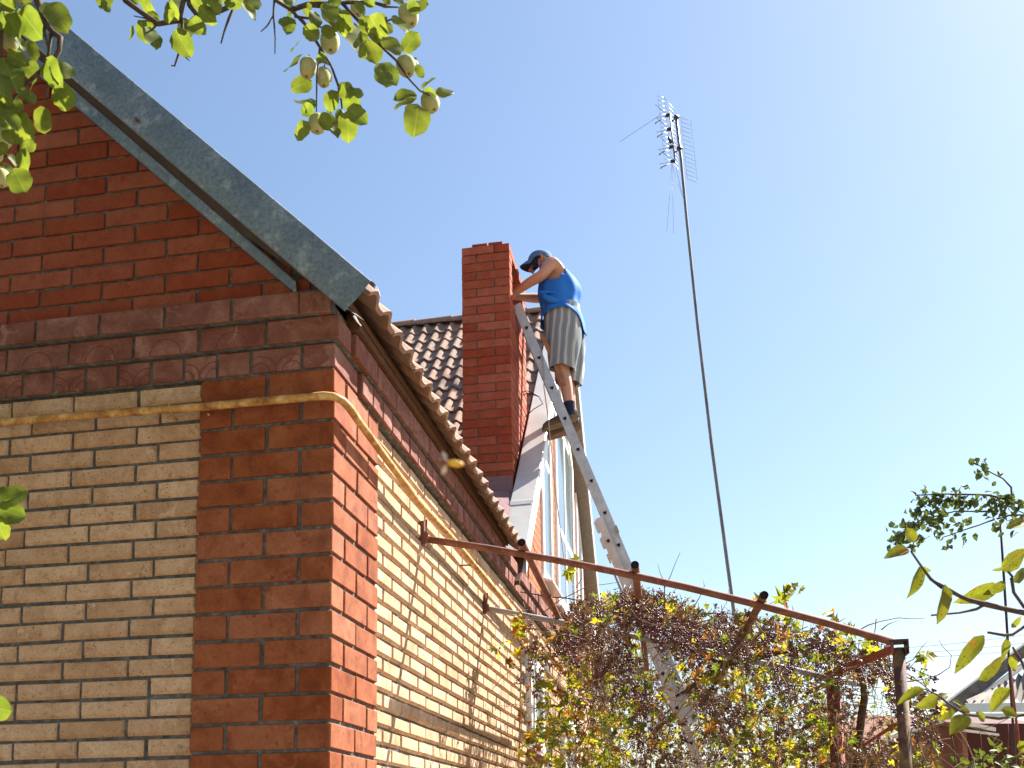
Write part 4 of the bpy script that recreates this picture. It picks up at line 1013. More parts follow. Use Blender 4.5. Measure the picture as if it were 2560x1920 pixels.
def frame(ydir, hint):
    y = Vector(ydir).normalized(); z = Vector(hint)-y*y.dot(Vector(hint))
    if z.length < 1e-4: z = y.orthogonal()
    z.normalize(); x = y.cross(z); return Matrix((x, y, z)).transposed()
def rvec(): 
    while True:
        v_ = Vector((R(-1, 1), R(-1, 1), R(-1, 1)))
        if .05 < v_.length < 1: return v_.normalized()
def put_leaf(meshes, parent, base, tip, hint, L0, name='leaf', wscale=1):
    me = random.choice(meshes); d = tip-base; m = frame(d, hint); s = d.length/L0
    return place(name, me, parent, base, m.to_euler(), (s*wscale, s, s))
def merge(meshes, xf, name, mats, parent, kind='stuff'):
    """many copies of small meshes joined into one object"""
    V = []; F = []; UVs = []; SM = []
    for mi, mat4 in xf:
        me = meshes[mi]; b0 = len(V)
        V += [tuple(mat4 @ v_.co) for v_ in me.vertices]
        uv = me.uv_layers[0].data if me.uv_layers else None
        for p in me.polygons:
            F.append([b0+i for i in p.vertices]); SM.append(p.use_smooth)
            if uv: UVs += [tuple(uv[li].uv) for li in p.loop_indices]
    me = D.meshes.new(name); me.from_pydata(V, [], F); me.update()
    if UVs:
        u = me.uv_layers.new(name='uv'); u.data.foreach_set('uv', [c for q in UVs for c in q])
    me.polygons.foreach_set('use_smooth', SM)
    for q in mats: me.materials.append(q)
    return place(name, me, parent, (0, 0, 0) if parent is None else (0, 0, 0), kind=kind)
def seen(p, m=60):
    d = p-CAM; z = d.dot(FF)
    if z < .05: return False
    x = 1280+FPX*d.dot(RR)/z; y = 960+CY-FPX*d.dot(UU)/z
    return -m < x < 2560+m and -m < y < 1920+m

# ---------------------------------------------------------------- quince tree
QD = 2.85
qt = thing('quince_tree', 'quince tree hanging leafy twigs with pale green fruit before the gable', 'tree', (-2.0, -1.7, GZ))
QM = [leaf_mesh('leaf', .085, .066, M['leaf_q'], R(-.1, .45), R(-.05, .4), i, tip=.4, n=8) for i in range(7)]
def q1(x, y, d=QD): return at(x/2.212, y/2.212, d)
def q2(x, y, d=QD): return at(700+x/4.148, y/4.148, d)
def q7(x, y, d=2.6): return at(x/3.3175, y/3.3175, d)
trunk_top = Vector((-1.9, -1.6, .9))
b = MB(); b.tube([(-2.0, -1.7, GZ-.1), (-1.98, -1.68, -.8), (-1.9, -1.6, .2), trunk_top], [.13, .11, .095, .085], 12); b.obj('trunk', M['bark'], qt)
def twig(pts, r0_, r1_, n=6, name='branch'):
    P = [Vector(p) for p in pts]; out = [P[0]]
    for a, c in zip(P, P[1:]):
        k = max(1, int((c-a).length/.05))
        for i in range(1, k+1): out.append(a.lerp(c, i/k)+rvec()*(.0022 if i < k else 0))
    m = len(out); b = MB(); b.tube(out, [(r0_+(r1_-r0_)*i/(m-1))*(1.18 if i % 3 == 1 else 1) for i in range(m)], n); return b.obj(name, M['bark'], qt)
hub = at(420, -330, 2.75); hub2 = at(900, -420, 2.9); hub3 = at(-160, -300, 2.6)
twig([trunk_top, Vector((-1.5, -1.3, 1.7)), hub3, hub], .06, .022, 8); twig([hub, hub2], .022, .012); 
twig([hub3, q7(150, -300), q7(310, 0), q7(375, 190), q7(440, 270), q7(500, 310), q7(490, 420), q7(430, 525), q7(330, 600), q7(200, 710), q7(60, 880), q7(20, 1000)], .012, .0032)
twig([q7(375, 200), q7(365, 260), q7(390, 350), q7(408, 430), q7(412, 550)], .004, .0016); twig([q7(425, 265), q7(405, 430), q7(370, 540)], .0042, .002)
twig([q7(455, 500), q7(420, 600), q7(395, 740), q7(372, 870)], .0035, .0016); twig([hub3, q7(40, -200), q7(25, 30), q7(12, 260), q7(10, 480)], .010, .004)
twig([hub, q1(660, -60), q1(690, 0), q1(770, 60), q1(875, 132), q1(990, 112), q1(1015, 0), q1(1020, -120)], .004, .008)
twig([q1(872, 132), q1(840, 165), q1(815, 180)], .003, .0015); twig([q1(740, 88), q1(800, 100), q1(870, 132)], .0014, .002)
twig([q1(1005, 100), q1(1012, 200), q1(990, 290), q1(965, 365), q1(948, 362)], .0042, .0018); twig([q1(1010, 270), q1(1020, 310), q1(1048, 336)], .0026, .0014)
twig([hub, q1(1030, -80), q1(1045, 25), q1(1100, 95), q1(1200, 68), q1(1310, 20), q1(1360, -60), hub2], .007, .007)
twig([q1(1300, 25), q1(1265, 105), q1(1240, 175), q1(1222, 240)], .0038, .002); twig([q1(1520, -60), q1(1512, 80), q1(1522, 210), q1(1520, 298)], .0032, .0014); twig([q1(1512, 85), q1(1480, 140), q1(1442, 176)], .0022, .0012)
twig([hub2, q1(1480, -60), q1(1530, 5), q1(1610, 55), q1(1685, 130), q1(1770, 262), q1(1832, 365), q1(1880, 500), q1(1892, 600)], .010, .0024)
twig([q1(1768, 270), q1(1752, 420), q1(1750, 620)], .0032, .0016); twig([q1(1610, 55), q1(1700, 25), q1(1850, 18), q1(2050, 10), q1(2140, 30)], .0075, .003); twig([q1(1690, 30), q1(1800, 38), q1(1905, 72)], .0048, .003)
twig([q2(150, 170), q2(330, 195), q2(430, 290)], .004, .002); twig([q2(940, 15), q2(1090, 70), q2(1230, 75)], .004, .002); twig([q2(1030, 250), q2(1180, 190)], .004, .002); twig([q2(640, 30), q2(800, 200), q2(960, 390), q2(1080, 510), q2(1200, 620), q2(1330, 810), q2(1450, 940), q2(1560, 990)], .0045, .002)
LQ2 = [(110,110,30,260),(110,180,70,340),(280,30,330,100),(240,280,400,400),(430,60,640,230),(480,20,560,210),(540,60,640,280),(780,20,880,140),(640,150,660,360),(660,100,690,350),(760,230,850,600),(860,160,900,330),(930,170,1060,390),(1010,150,1100,260),(1030,420,1180,470),(1070,380,1250,540),(860,470,860,620),(900,420,1000,640),(1330,60,1540,40),(1320,20,1450,130),(1200,160,1300,340),(1280,540,1430,330),(1060,650,1100,900),(1080,650,1230,860),(1380,600,1450,670),(1400,680,1500,790),(1470,930,1600,790),(1610,970,1800,930),(1420,1000,1180,970),(1420,1020,1170,1070),(1430,1080,1410,1370),(1490,930,1600,1020),(200,420,110,550),(230,560,40,740),(330,840,120,900),(400,590,520,690),(640,850,700,1020),(690,920,870,980),(540,930,520,1140),(640,1050,840,1080),(700,1120,900,1270),(690,1160,720,1450),(640,1130,640,1340),(430,1180,610,1400),(440,1160,500,1350),(360,1120,170,980),(350,1190,210,1090),(290,1260,165,1430),(380,1050,290,1080),(430,280,570,370),
       (20,-40,90,90),(150,-60,180,70),(330,-60,420,40),(520,-70,600,40),(700,-60,760,60),(900,-60,960,60),(1060,-50,1150,40),(1200,-40,1260,60),(240,90,330,160),(360,120,380,260),(560,200,600,330),(700,240,740,330),(800,330,900,420),(930,330,1000,430),(1090,220,1130,340),(380,640,470,560)]
for (x0, y0, x1, y1) in LQ2:
    d0 = QD+R(-.12, .12); put_leaf(QM, qt, q2(x0, y0, d0), q2(x1, y1, d0+R(-.02, .02)), -FF*1.0+rvec()*.7+Vector((0, 0, .25)), .084, wscale=R(.9, 1.12))
LQ1 = [(560,0,612,62),(770,110,830,232),(820,150,872,242),(738,140,714,226),(800,20,850,100),(930,10,962,100),(970,160,1050,312),(1000,100,1060,150),(1050,110,1122,172),(1100,30,1182,122),(1240,10,1300,32),(1340,10,1420,92),(1560,100,1592,142),(780,-20,830,60),(850,60,840,150),(940,-30,1010,60),(1040,-20,1120,60),(1130,-40,1210,50),(1230,-40,1330,20),(1320,-60,1430,30),(1000,170,960,240),(960,60,900,110),(1130,90,1190,60),(700,-60,760,20),(560,-50,600,40)]
for (x0, y0, x1, y1) in LQ1:
    d0 = QD+R(-.1, .1); put_leaf(QM, qt, q1(x0, y0, d0), q1(x1, y1, d0+R(-.02, .02)), -FF+rvec()*.7+Vector((0, 0, .25)), .084)
LQ7 = [(370,20,570,205),(160,70,320,300),(50,110,150,290),(225,335,320,490),(215,500,290,640),(450,620,612,530),(60,450,232,520),(15,480,150,700),(440,720,622,890),(340,880,375,1122),(140,740,290,860),(170,930,230,1215),(40,1010,182,1180),(300,1190,160,1230),(60,1270,150,1370),(-10,1370,132,1420),(110,1400,215,1600),(170,1240,205,1400),(0,20,122,60),(140,310,210,410),(30,60,120,150),(20,830,100,960),(-20,600,60,780),(-20,900,60,1050),(100,800,180,930),(250,760,300,860),(-40,700,50,880),(60,-40,120,50),(-30,120,40,240),(180,-60,260,30),(60,940,150,1060),(380,490,460,700),(-30,1200,60,1260),(300,620,240,760),(110,880,150,1010),(20,1080,110,1190)]
for (x0, y0, x1, y1) in LQ7:
    d0 = 2.6+R(-.1, .1); put_leaf(QM, qt, q7(x0, y0, d0), q7(x1, y1, d0+R(-.02, .02)), -FF+rvec()*.65+Vector((0, 0, .2)), .088, wscale=R(.9, 1.15))
# leaf tips that enter at the left edge lower down, on a drooping twig
twig([hub3, at(-120, 300, 2.5), at(-110, 900, 2.45), at(-60, 1240, 2.45), at(-5, 1250, 2.45)], .008, .002); twig([at(-95, 1000, 2.45), at(-80, 1500, 2.45), at(-40, 1755, 2.45)], .004, .0015)
for (x0, y0, x1, y1) in ((-10, 1262, 66, 1225), (-8, 1272, 62, 1292), (-8, 1285, 8, 1352), (-50, 1760, 30, 1780), (-90, 1300, -10, 1340)):
    put_leaf(QM, qt, at(x0, y0, 2.45), at(x1, y1, 2.46), -FF+rvec()*.5, .085, wscale=1.15)
def quince(p, rx, ry, axis):
    b = MB(); ax = Vector(axis).normalized(); px_ = ax.orthogonal().normalized(); py_ = ax.cross(px_); rows = []
    sd = random.random()*9
    for i in range(13):
        t_ = PI*i/12; r_ = math.sin(t_)**.85*(1+.10*math.cos(t_)); h = -math.cos(t_)
        if i == 12: h = .90
        if i == 11: h = .965
        rows.append([p+ax*(h*ry)+(px_*math.cos(a)+py_*math.sin(a))*(rx*r_*(1+.045*math.sin(a*3+sd)+.03*math.sin(a*5+i*.5))) for a in [2*PI*j/16 for j in range(16)]])
    b.grid(rows, True); fo = b.obj('quince', M['quince'], qt, tuple(p)); fix_normals(fo.data)
    b = MB()
    for a in range(5):
        e = (px_*math.cos(a*1.257)+py_*math.sin(a*1.257)); c0 = p+ax*ry*.90; b.add([c0+e*rx*.05, c0+e*rx*.30+ax*ry*.02+e.cross(ax)*rx*.1, c0+e*rx*.20+ax*ry*.16, c0+e*rx*.30+ax*ry*.02-e.cross(ax)*rx*.1], [(0, 1, 2, 3)])
    b.tube([p+ax*ry*.86, p+ax*ry*.93], [rx*.26, rx*.18], 8); b.obj('calyx', M['bark'], fo)
    b = MB(); b.tube([p-ax*ry*.95, p-ax*ry*1.35+rvec()*.004], .0022, 5); b.obj('stalk', M['bark'], fo)
def k2(v_): return v_/4.148/FPX*QD
up_ = UU
for (x, y, rx, ry, tl) in ((1335,165,106,132,.35),(520,440,102,120,.1),(288,708,88,124,-.05),(455,805,80,118,.05),(385,1288,94,108,.05),(1310,690,104,114,.3),(1558,1068,98,108,.5),(805,95,78,84,0),(505,148,78,78,.2)):
    quince(q2(x, y, QD+.03 if y > 200 else QD+.08), k2(rx), k2(ry), -UU+RR*tl-FF*.35)
for (x, y, rx, ry) in ((1030,158,48,50),(1092,132,42,38)):
    quince(q1(x, y, QD+.08), rx/2.212/FPX*QD, ry/2.212/FPX*QD, -UU-FF*.5)
for (x, y, rx, ry) in ((85,342,72,102),(22,1150,76,96),(18,1478,62,82),(180,8,36,36),(-20,1292,44,60)):
    quince(q7(x, y, 2.64), rx/3.3175/FPX*2.6, ry/3.3175/FPX*2.6, -UU+RR*.1-FF*.3)
# the rest of the crown, unseen over the photographer's left shoulder, added to screen skylight from the front
xf = []
for i in range(5200):
    while True:
        p = Vector((R(-4.6, 1.6), R(-5.2, -.7), R(.4, 4.4)))
        c_ = ((p.x+1.6)/3.2)**2+((p.y+2.9)/2.4)**2+((p.z-2.4)/2.1)**2
        if c_ < 1 and noise.noise(p*1.7) > -.12 and not seen(p, 160): break
    m = frame(rvec()+Vector((0, 0, -.5)), rvec()+Vector((0, 0, .6))).to_4x4(); m.translation = p
    xf.append((random.randrange(len(QM)), m @ Matrix.Scale(R(.9, 1.35), 4)))
merge(QM, xf, 'foliage', [M['leaf_q']], qt).location = -Vector(qt.location)
for i in range(9):
    a = i*.7; e = Vector((-1.6+2.2*math.cos(a), -2.9+1.7*math.sin(a), 2.6+.8*math.sin(i*2.1)))
    if seen(e, 200): continue
    twig([trunk_top, trunk_top.lerp(e, .5)+Vector((0, 0, .3)), e], .05, .01)

# ---------------------------------------------------------------- cherry branches at the right
ct = thing('cherry_tree', 'cherry branches with large yellowing spotted leaves at the right edge', 'tree', (2.75, -1.1, GZ))
CD = 2.5
def z3(x, y, d=CD): return at(2100+x/4.148, 1100+y/4.148, d)
def z4(x, y, d=CD): return at(2200+x/3.53, 1450+y/3.53, d)
CM = [leaf_mesh('leaf', .10, .046, M['leaf_c'], R(.0, .5), R(.1, .6), 20+i, tip=.6) for i in range(6)]
CMb = [leaf_mesh('leaf', .10, .062, M['leaf_c'], R(.0, .4), R(.0, .5), 30+i, tip=.6) for i in range(4)]
ctop = Vector((2.75, -1.1, -.3)); hubc = at(2760, 1560, 2.6)
b = MB(); b.tube([(2.75, -1.1, GZ-.1), (2.76, -1.1, -1.0), ctop, ctop.lerp(hubc, .5)+Vector((.05, 0, .05)), hubc, hubc+Vector((.02, .02, .12))], [.045, .036, .028, .02, .013, .006], 10); b.obj('trunk', M['bark'], ct)
def twig_c(pts, r0_, r1_):
    o = twig(pts, r0_, r1_); o.parent = ct; o.location = o.location+Vector(qt.location)-Vector(ct.location); return o
twig_c([hubc, z4(1271, 290), z4(1080, 250), z4(920, 212), z4(790, 178), z4(700, 140), z4(560, 60), z4(460, 0), z3(1060, 1535), z3(940, 1440), z3(830, 1290), z3(735, 1150)], .009, .0026)
twig_c([z4(925, 218), z4(850, 258), z4(700, 290), z4(450, 312)], .0036, .0022); twig_c([hubc, z4(1290, 400), z4(1170, 482), z4(1100, 488), z4(950, 462)], .006, .003)
twig_c([hubc, z4(1350, 1180), z4(1050, 1222), z4(760, 1188), z4(680, 1140), z4(600, 1088), z4(500, 1010), z4(392, 962)], .006, .0018); twig_c([z3(745, 1160), z3(765, 1060)], .0016, .0012)
twig_c([hubc, z4(1271, 240), z4(1180, 110), z4(1160, -20), z3(1790, 1420), z3(1740, 1360)], .006, .003); twig_c([hubc, z4(1300, 850), z4(1250, 720), z4(1210, 660), z4(1170, 590)], .005, .0026)
for (f, x0, y0, x1, y1, wd) in ((3,770,1062,690,905,1.35),(3,715,1140,470,1195,1.0),(3,842,1300,728,1640,.9),(3,850,1330,930,1360,1),(4,575,40,528,388,.85),(4,1045,40,668,208,.85),(4,1110,22,935,135,1),(4,920,490,660,795,.7),(4,1112,515,1100,745,.95),(4,1165,655,1190,830,.8),(4,1145,955,950,1162,1.15),(4,392,962,152,1075,.75),(4,510,1030,330,1130,1.1),(4,520,1065,600,990,1.2),(4,640,1065,745,1115,1),(4,700,1140,808,1170,1.2),(4,845,1165,945,1255,.9),(4,775,1190,615,1365,1.05),(4,640,1130,600,1235,1.2),(4,1060,1150,1230,1200,1.3),(4,620,1170,520,1240,1.0),(3,1735,922,2010,820,1),(3,1670,1345,1960,1130,1.15),(3,1795,1475,1960,1320,1.0),(3,1700,1340,1570,1345,.7),(4,870,880,1110,690,1.0),(4,1160,420,1250,330,1),(4,1230,1420,1290,1530,1.3)):
    F_ = z3 if f == 3 else z4; d0 = CD+R(-.06, .06)
    put_leaf(CMb if wd > 1 else CM, ct, F_(x0, y0, d0), F_(x1, y1, d0+R(-.03, .03)), -FF+rvec()*.65+Vector((0, 0, .2)), .10, wscale=wd if wd <= 1 else wd*.85)

# ---------------------------------------------------------------- plum tree behind, far right
pt = thing('plum_tree', 'plum tree with small dark leaves arching in from the right edge', 'tree', tuple(at(2900, 1500, 7.6))[:2]+(GZ,))
PD = 7.6
PM = [leaf_mesh('leaf', .055, .034, M['leaf_p'], R(.1, .8), R(.1, .7), 40+i, n=3) for i in range(5)]
def pz(x, y, d=PD): return at(2100+x/4.148, 1100+y/4.148, d)
hubp = at(2800, 1330, PD)
b = MB(); b.tube([Vector((pt.location.x, pt.location.y, GZ-.1)), Vector((pt.location.x, pt.location.y, -.4)), hubp], [.08, .06, .03], 10); b.obj('trunk', M['bark'], pt)
def twig_p(pts, r0_, r1_, par=None):
    par = par or pt; o = twig(pts, r0_, r1_); o.parent = par; o.location = o.location+Vector(qt.location)-Vector(par.location); return o
T1 = [hubp, pz(1908, 690), pz(1780, 628), pz(1540, 572), pz(1300, 565), pz(1050, 560), pz(780, 572)]; T2 = [pz(1785, 630), pz(1775, 490), pz(1690, 400), pz(1590, 350), pz(1500, 300), pz(1390, 230)]
T3 = [hubp, pz(1908, 760), pz(1750, 690), pz(1570, 640)]; T4 = [pz(1700, 800), pz(1600, 825), pz(1450, 880), pz(1210, 960), pz(1060, 1010)]; T5 = [pz(1600, 735), pz(1480, 742), pz(1190, 740), pz(1000, 790), pz(850, 820), pz(690, 925), pz(600, 1000), pz(520, 1060)]; T6 = [hubp, pz(1930, 780), pz(1760, 780), pz(1700, 800)]
for T, a, c in ((T1, .014, .004), (T2, .007, .003), (T3, .009, .003), (T4, .006, .003), (T5, .006, .003), (T6, .009, .006)): twig_p(T, a, c)
def along(T, f0, f1):
    f = R(f0, f1)*(len(T)-1); i = min(int(f), len(T)-2); return T[i].lerp(T[i+1], f-i)
spots = [along(T1, .28, 1.0)+Vector((0, 0, -abs(random.gauss(0, .06)))) for i in range(120)]+[along(T2, .6, 1)+rvec()*.05 for i in range(26)]+[along(T5, .35, .85)+rvec()*R(0, .14) for i in range(95)]+[along(T5, .8, 1)+rvec()*.03 for i in range(14)]+[along(T4, .55, 1)+rvec()*.08 for i in range(34)]+[along(T6, .3, 1)+rvec()*.12 for i in range(55)]+[along(T3, 0, 1)+rvec()*.08 for i in range(30)]+[pz(1370, 790)]
for i, s in enumerate(spots[:300]):
    dr = (rvec()+Vector((-.2, 0, -.7))).normalized(); put_leaf(PM, pt, s, s+dr*R(.04, .066), rvec()*.8-FF*.5, .055, wscale=1.15)
xf = []
for s in spots[300:]+[along(T1, .3, 1)+rvec()*.07 for i in range(60)]+[along(T5, .35, .85)+rvec()*.14 for i in range(60)]:
    m = frame(rvec()+Vector((0, 0, -.7)), rvec()).to_4x4(); m.translation = s; xf.append((random.randrange(5), m))
merge(PM, xf, 'foliage', [M['leaf_p']], pt).location = -Vector(pt.location)

# ---------------------------------------------------------------- shrub below it
st = thing('garden_shrub', 'bushy shrub of small yellow green leaves before the brown neighbouring wall', 'shrub', tuple(at(2470, 1960, 4.6))[:2]+(GZ,))
SM_ = [leaf_mesh('leaf', .045, .026, M['leaf_s'], R(.0, .6), R(.1, .6), 60+i, n=3) for i in range(5)]
sl_ = []
for i in range(760):
    x, y = R(2230, 2640), R(1790, 2050); lim = 1945-60*max(0, min(1, (x-2240)/200))
    if x > 2430: lim = 1862+24*math.sin(x*.05)
    if y < lim+R(-12, 30): continue
    sl_.append(at(x, y, R(4.2, 5.2)))
for s in sl_[:300]:
    dr = (rvec()+RR*R(-.8, .8)+Vector((0, 0, .2))).normalized(); put_leaf(SM_, st, s, s+dr*R(.03, .05), rvec()+Vector((0, 0, .7)), .045)
xf = []
for s in sl_[300:]:
    m = frame(rvec()+Vector((0, 0, .1)), rvec()+Vector((0, 0, .7))).to_4x4(); m.translation = s; xf.append((random.randrange(5), m))
merge(SM_, xf, 'foliage', [M['leaf_s']], st).location = -Vector(st.location)
sb = Vector(st.location)
for (x, y) in ((2300, 1880), (2380, 1840), (2450, 1830), (2520, 1810), (2560, 1850), (2420, 1900), (2270, 1900)):
    e = at(x, y, R(4.4, 5)); twig_p([sb+rvec()*.05, sb.lerp(e, .6)+rvec()*.08, e], .012, .002, st)
# ---------------------------------------------------------------- grape vine on the pergola
vt = thing('grape_vine', 'old grape vine with shrivelled purple bunches and yellowing leaves over the pergola', 'vine', (1.95, 3.0, GZ))
VO = Vector(vt.location)
VL = [vine_leaf_mesh('leaf', R(.085, .115), M['leaf_v'], 80+i) for i in range(9)]
VD = [vine_leaf_mesh('leaf', R(.05, .085), M['leaf_dead'], 95+i) for i in range(5)]
TOPL = [(1215, 1600), (1300, 1575), (1400, 1560), (1450, 1500), (1520, 1490), (1600, 1470), (1680, 1495), (1780, 1525), (1900, 1545), (2000, 1565), (2120, 1590), (2230, 1620), (2300, 1690), (2340, 1760)]
def topy(x):
    for (x0, y0), (x1, y1) in zip(TOPL, TOPL[1:]):
        if x0 <= x <= x1: return y0+(y1-y0)*(x-x0)/(x1-x0)
    return 1600 if x < 1215 else 1770
def sample(kind):
    """a point of the plant: spread through the canopy between and behind the beams"""
    while True:
        x = R(1300, 2345); y = R(1470, 2120); t_ = topy(x); dy = y-t_
        if dy < R(-16, 10): continue
        wgt = 1.
        if x < 1420: wgt = .10 if y < 1720 else .42
        if x < 1380 and y > 1720: wgt *= .7
        if x > 2225: wgt = .16 if y < 1860 else .3
        elif x > 2120 and 1690 < y < 1850: wgt = .22
        elif x > 1850 and 1690 < y < 1760: wgt = .45
        elif x > 1880 and y < 1690: wgt = .6
        if kind == 'grape':
            wgt *= 1.0 if y < 1760 else .28
            if x < 1430 and y > 1700: wgt *= .2
        if kind == 'leaf':
            wgt *= .42 if (1440 < x < 1850 and y < 1690) else 1.0
        cl = noise.noise(Vector((x/75, y/75, 3.3)))*.9+.5*noise.noise(Vector((x/28, y/28, 7.7)))
        if kind == 'leaf': wgt *= min(1, max(.12, .55+1.6*cl))*(2.2 if x < 1640 and y > 1680 else 1)
        elif kind in ('grape', 'dead'): wgt *= min(1, max(.15, .60-1.6*cl))
        if kind == 'dead' and x < 1640 and y > 1690: wgt *= .22
        if random.random() > wgt: continue
        Y_ = (R(1.9, 4.3) if random.random() < .55 else R(4.95, 7.0)) if y > t_+70 else R(1.6, 3.4)
        if y > 1590 and abs(x-1532-(y-1356)*.394) < 46 and random.random() < .86: Y_ = R(4.95, 7.0)
        if x > 2225: Y_ = R(1.2, 2.6)
        p = atY(x, y, Y_)
        if p.x < .06 or p.z < GZ+.2: continue
        return p
# bunches
def bunch(seed):
    rr = random.Random(seed); b = MB(); Ln = rr.uniform(.09, .15); n = rr.randint(16, 30)
    V0 = [(0, 0, 1), (0, 0, -1)]+[(math.cos(a*PI*.4)*.894, math.sin(a*PI*.4)*.894, .447) for a in range(5)]+[(math.cos((a+.5)*PI*.4)*.894, math.sin((a+.5)*PI*.4)*.894, -.447) for a in range(5)]
    Fc = [(0, 2+a, 2+(a+1) % 5) for a in range(5)]+[(1, 7+(a+1) % 5, 7+a) for a in range(5)]+[(2+a, 7+a, 2+(a+1) % 5) for a in range(5)]+[(7+a, 7+(a+1) % 5, 2+(a+1) % 5) for a in range(5)]
    b.tube([(0, 0, .04), (0, 0, 0), (rr.uniform(-.008, .008), 0, -Ln*.5), (0, 0, -Ln)], [.0022, .002, .0018, .001], 4, m=1)
    for i in range(n):
        f = rr.random()**.8; z = -Ln*f; rad = (.030*(1-f*.75)+.004)*rr.uniform(.5, 1.1); a = rr.uniform(0, 2*PI); r_ = rr.uniform(.0046, .0074)
        c = Vector((rad*math.cos(a), rad*math.sin(a), z)); b.add([c+Vector(v_)*r_*Vector((1, 1, 1)).x for v_ in V0], Fc, 0, True)
    return b.mesh('grape_bunch', [M['grape'], M['cane']])
GB = [bunch(i) for i in range(10)]
fixed = [atY(x, y, Y_) for x, y, Y_ in ((1312, 1520, 2.6), (1318, 1600, 2.5), (1345, 1612, 2.5), (1400, 1520, 2.7), (1408, 1560, 2.6), (1395, 1600, 2.7), (1478, 1495, 2.7), (1462, 1560, 2.6), (2188, 1572, 1.6), (2310, 1785, 1.6), (2322, 1805, 1.7), (2298, 1800, 1.65), (2240, 1680, 1.5), (2060, 1600, 2.2), (1620, 1560, 2.4), (1515, 1640, 2.3))]
for i in range(290):
    p = fixed[i] if i < len(fixed) else sample('grape')
    place('grape_bunch', random.choice(GB), vt, p, (R(-.35, .35), R(-.35, .35), R(0, 6.3)), (R(.85, 1.25),)*3)
# single withered berries and shrivelled stalks
xf = []
small = [GB[3]]
for i in range(1000):
    m = Matrix.Rotation(R(0, 6.3), 4, 'Z') @ Matrix.Rotation(R(-1, 1), 4, 'X'); m.translation = sample('grape'); xf.append((random.randrange(len(GB)), m @ Matrix.Scale(R(.6, 1.0), 4)))
b_ = merge(GB, xf, 'withered_berries', [M['grape']], vt); b_.location = -VO
# leaves
lf_fix = []
for (x, y, Y_, n_, sp) in ((1288, 1555, 2.6, 9, 18), (1255, 1640, 2.4, 9, 26), (1300, 1600, 2.5, 6, 20), (1345, 1640, 2.6, 6, 22), (1395, 1640, 2.6, 8, 28), (1360, 1700, 2.5, 6, 26), (1340, 1840, 2.3, 6, 30), (1375, 1770, 2.4, 8, 34), (1980, 1482, 1.7, 8, 22), (1905, 1495, 1.7, 4, 16), (2080, 1535, 1.7, 3, 12), (1545, 1520, 2.4, 5, 16), (1670, 1525, 2.4, 6, 26), (1430, 1430, 2.2, 3, 8), (1437, 1405, 2.2, 2, 5), (2310, 1650, 1.6, 3, 14), (2128, 1570, 1.7, 3, 12), (2165, 1612, 1.6, 4, 16), (2335, 1765, 1.6, 5, 20)):
    for k in range(n_): lf_fix.append(atY(x+random.gauss(0, sp*.6), y+random.gauss(0, sp*.6), Y_+R(-.1, .1)))
for i in range(290):
    p = lf_fix[i] if i < len(lf_fix) else sample('leaf')
    m = frame(rvec()+Vector((0, 0, -.8)), rvec()-FF*.5+Vector((0, 0, .2)))
    place('leaf', random.choice(VL), vt, p, m.to_euler(), (R(.65, 1.1),)*3)
xf = []
for i in range(4300):
    p = sample('leaf'); m = frame(rvec()+Vector((0, 0, -.8)), rvec()-FF*.4+Vector((0, 0, .2))).to_4x4(); m.translation = p
    xf.append((random.randrange(len(VL)), m @ Matrix.Scale(R(.30, .85), 4)))
# one object per tint so that the foliage keeps its mix of green, yellow and brown
lv = []
for q, (nm, c0) in enumerate((('green', [(0, (.07, .11, .025)), (1, (.14, .18, .035))]), ('lime', [(0, (.20, .24, .03)), (1, (.32, .32, .04))]), ('yellow', [(0, (.36, .32, .04)), (1, (.46, .35, .05))]), ('brown', [(0, (.36, .15, .035)), (1, (.15, .07, .04))]))):
    lv.append(leaf_mat('vine_leaf_'+nm, c0[0][1], c0[1][1], vv=(.65, 1.35), trans=.48))
seg = [(0, .34), (.34, .62), (.62, .80), (.80, 1)]
for (a, c), mt in zip(seg, lv):
    o = merge(VL, xf[int(a*len(xf)):int(c*len(xf))], 'foliage', [mt], vt); o.location = -VO
xf = []
for i in range(7000):
    p = sample('dead'); m = frame(rvec()+Vector((0, 0, -.9)), rvec()).to_4x4(); m.translation = p
    xf.append((random.randrange(len(VD)), m @ Matrix.Scale(R(.35, .9), 4)))
o = merge(VD, xf, 'withered_foliage', [M['leaf_dead']], vt); o.location = -VO
# trunk and limbs
def limb(pts, r0_, r1_, mat, name, n=8, wob=.012, par=vt):
    P = [Vector(p) for p in pts]; out = [P[0]]
    for a, c in zip(P, P[1:]):
        k = max(1, int((c-a).length/.07))
        for i in range(1, k+1): out.append(a.lerp(c, i/k)+rvec()*(wob if i < k else 0))
    m = len(out); b = MB(); b.tube(out, [max(.0012, (r0_+(r1_-r0_)*i/(m-1))*R(.85, 1.2)) for i in range(m)], n); return b.obj(name, mat, par)
tb = Vector((1.95, 3.0, GZ-.05)); A2 = atY(2140, 1920, 2.7)
limb([tb, Vector((1.97, 2.9, -.8)), A2, atY(2150, 1826, 2.6), atY(2161, 1746, 2.5), atY(2150, 1680, 2.4), atY(2117, 1641, 2.4), atY(2083, 1622, 2.4), atY(2037, 1613, 2.4), atY(1960, 1625, 2.4), atY(1860, 1650, 2.45)], .030, .016, M['bark_vine'], 'trunk')
limb([atY(1830, 1660, 2.5), atY(1760, 1640, 2.6), atY(1680, 1600, 2.6), atY(1600, 1550, 2.6), atY(1530, 1530, 2.7)], .014, .007, M['bark_vine'], 'limb')
limb([atY(1860, 1650, 2.5), atY(1800, 1665, 2.5), atY(1760, 1690, 2.5), atY(1690, 1740, 2.6)], .018, .008, M['bark_vine'], 'limb')
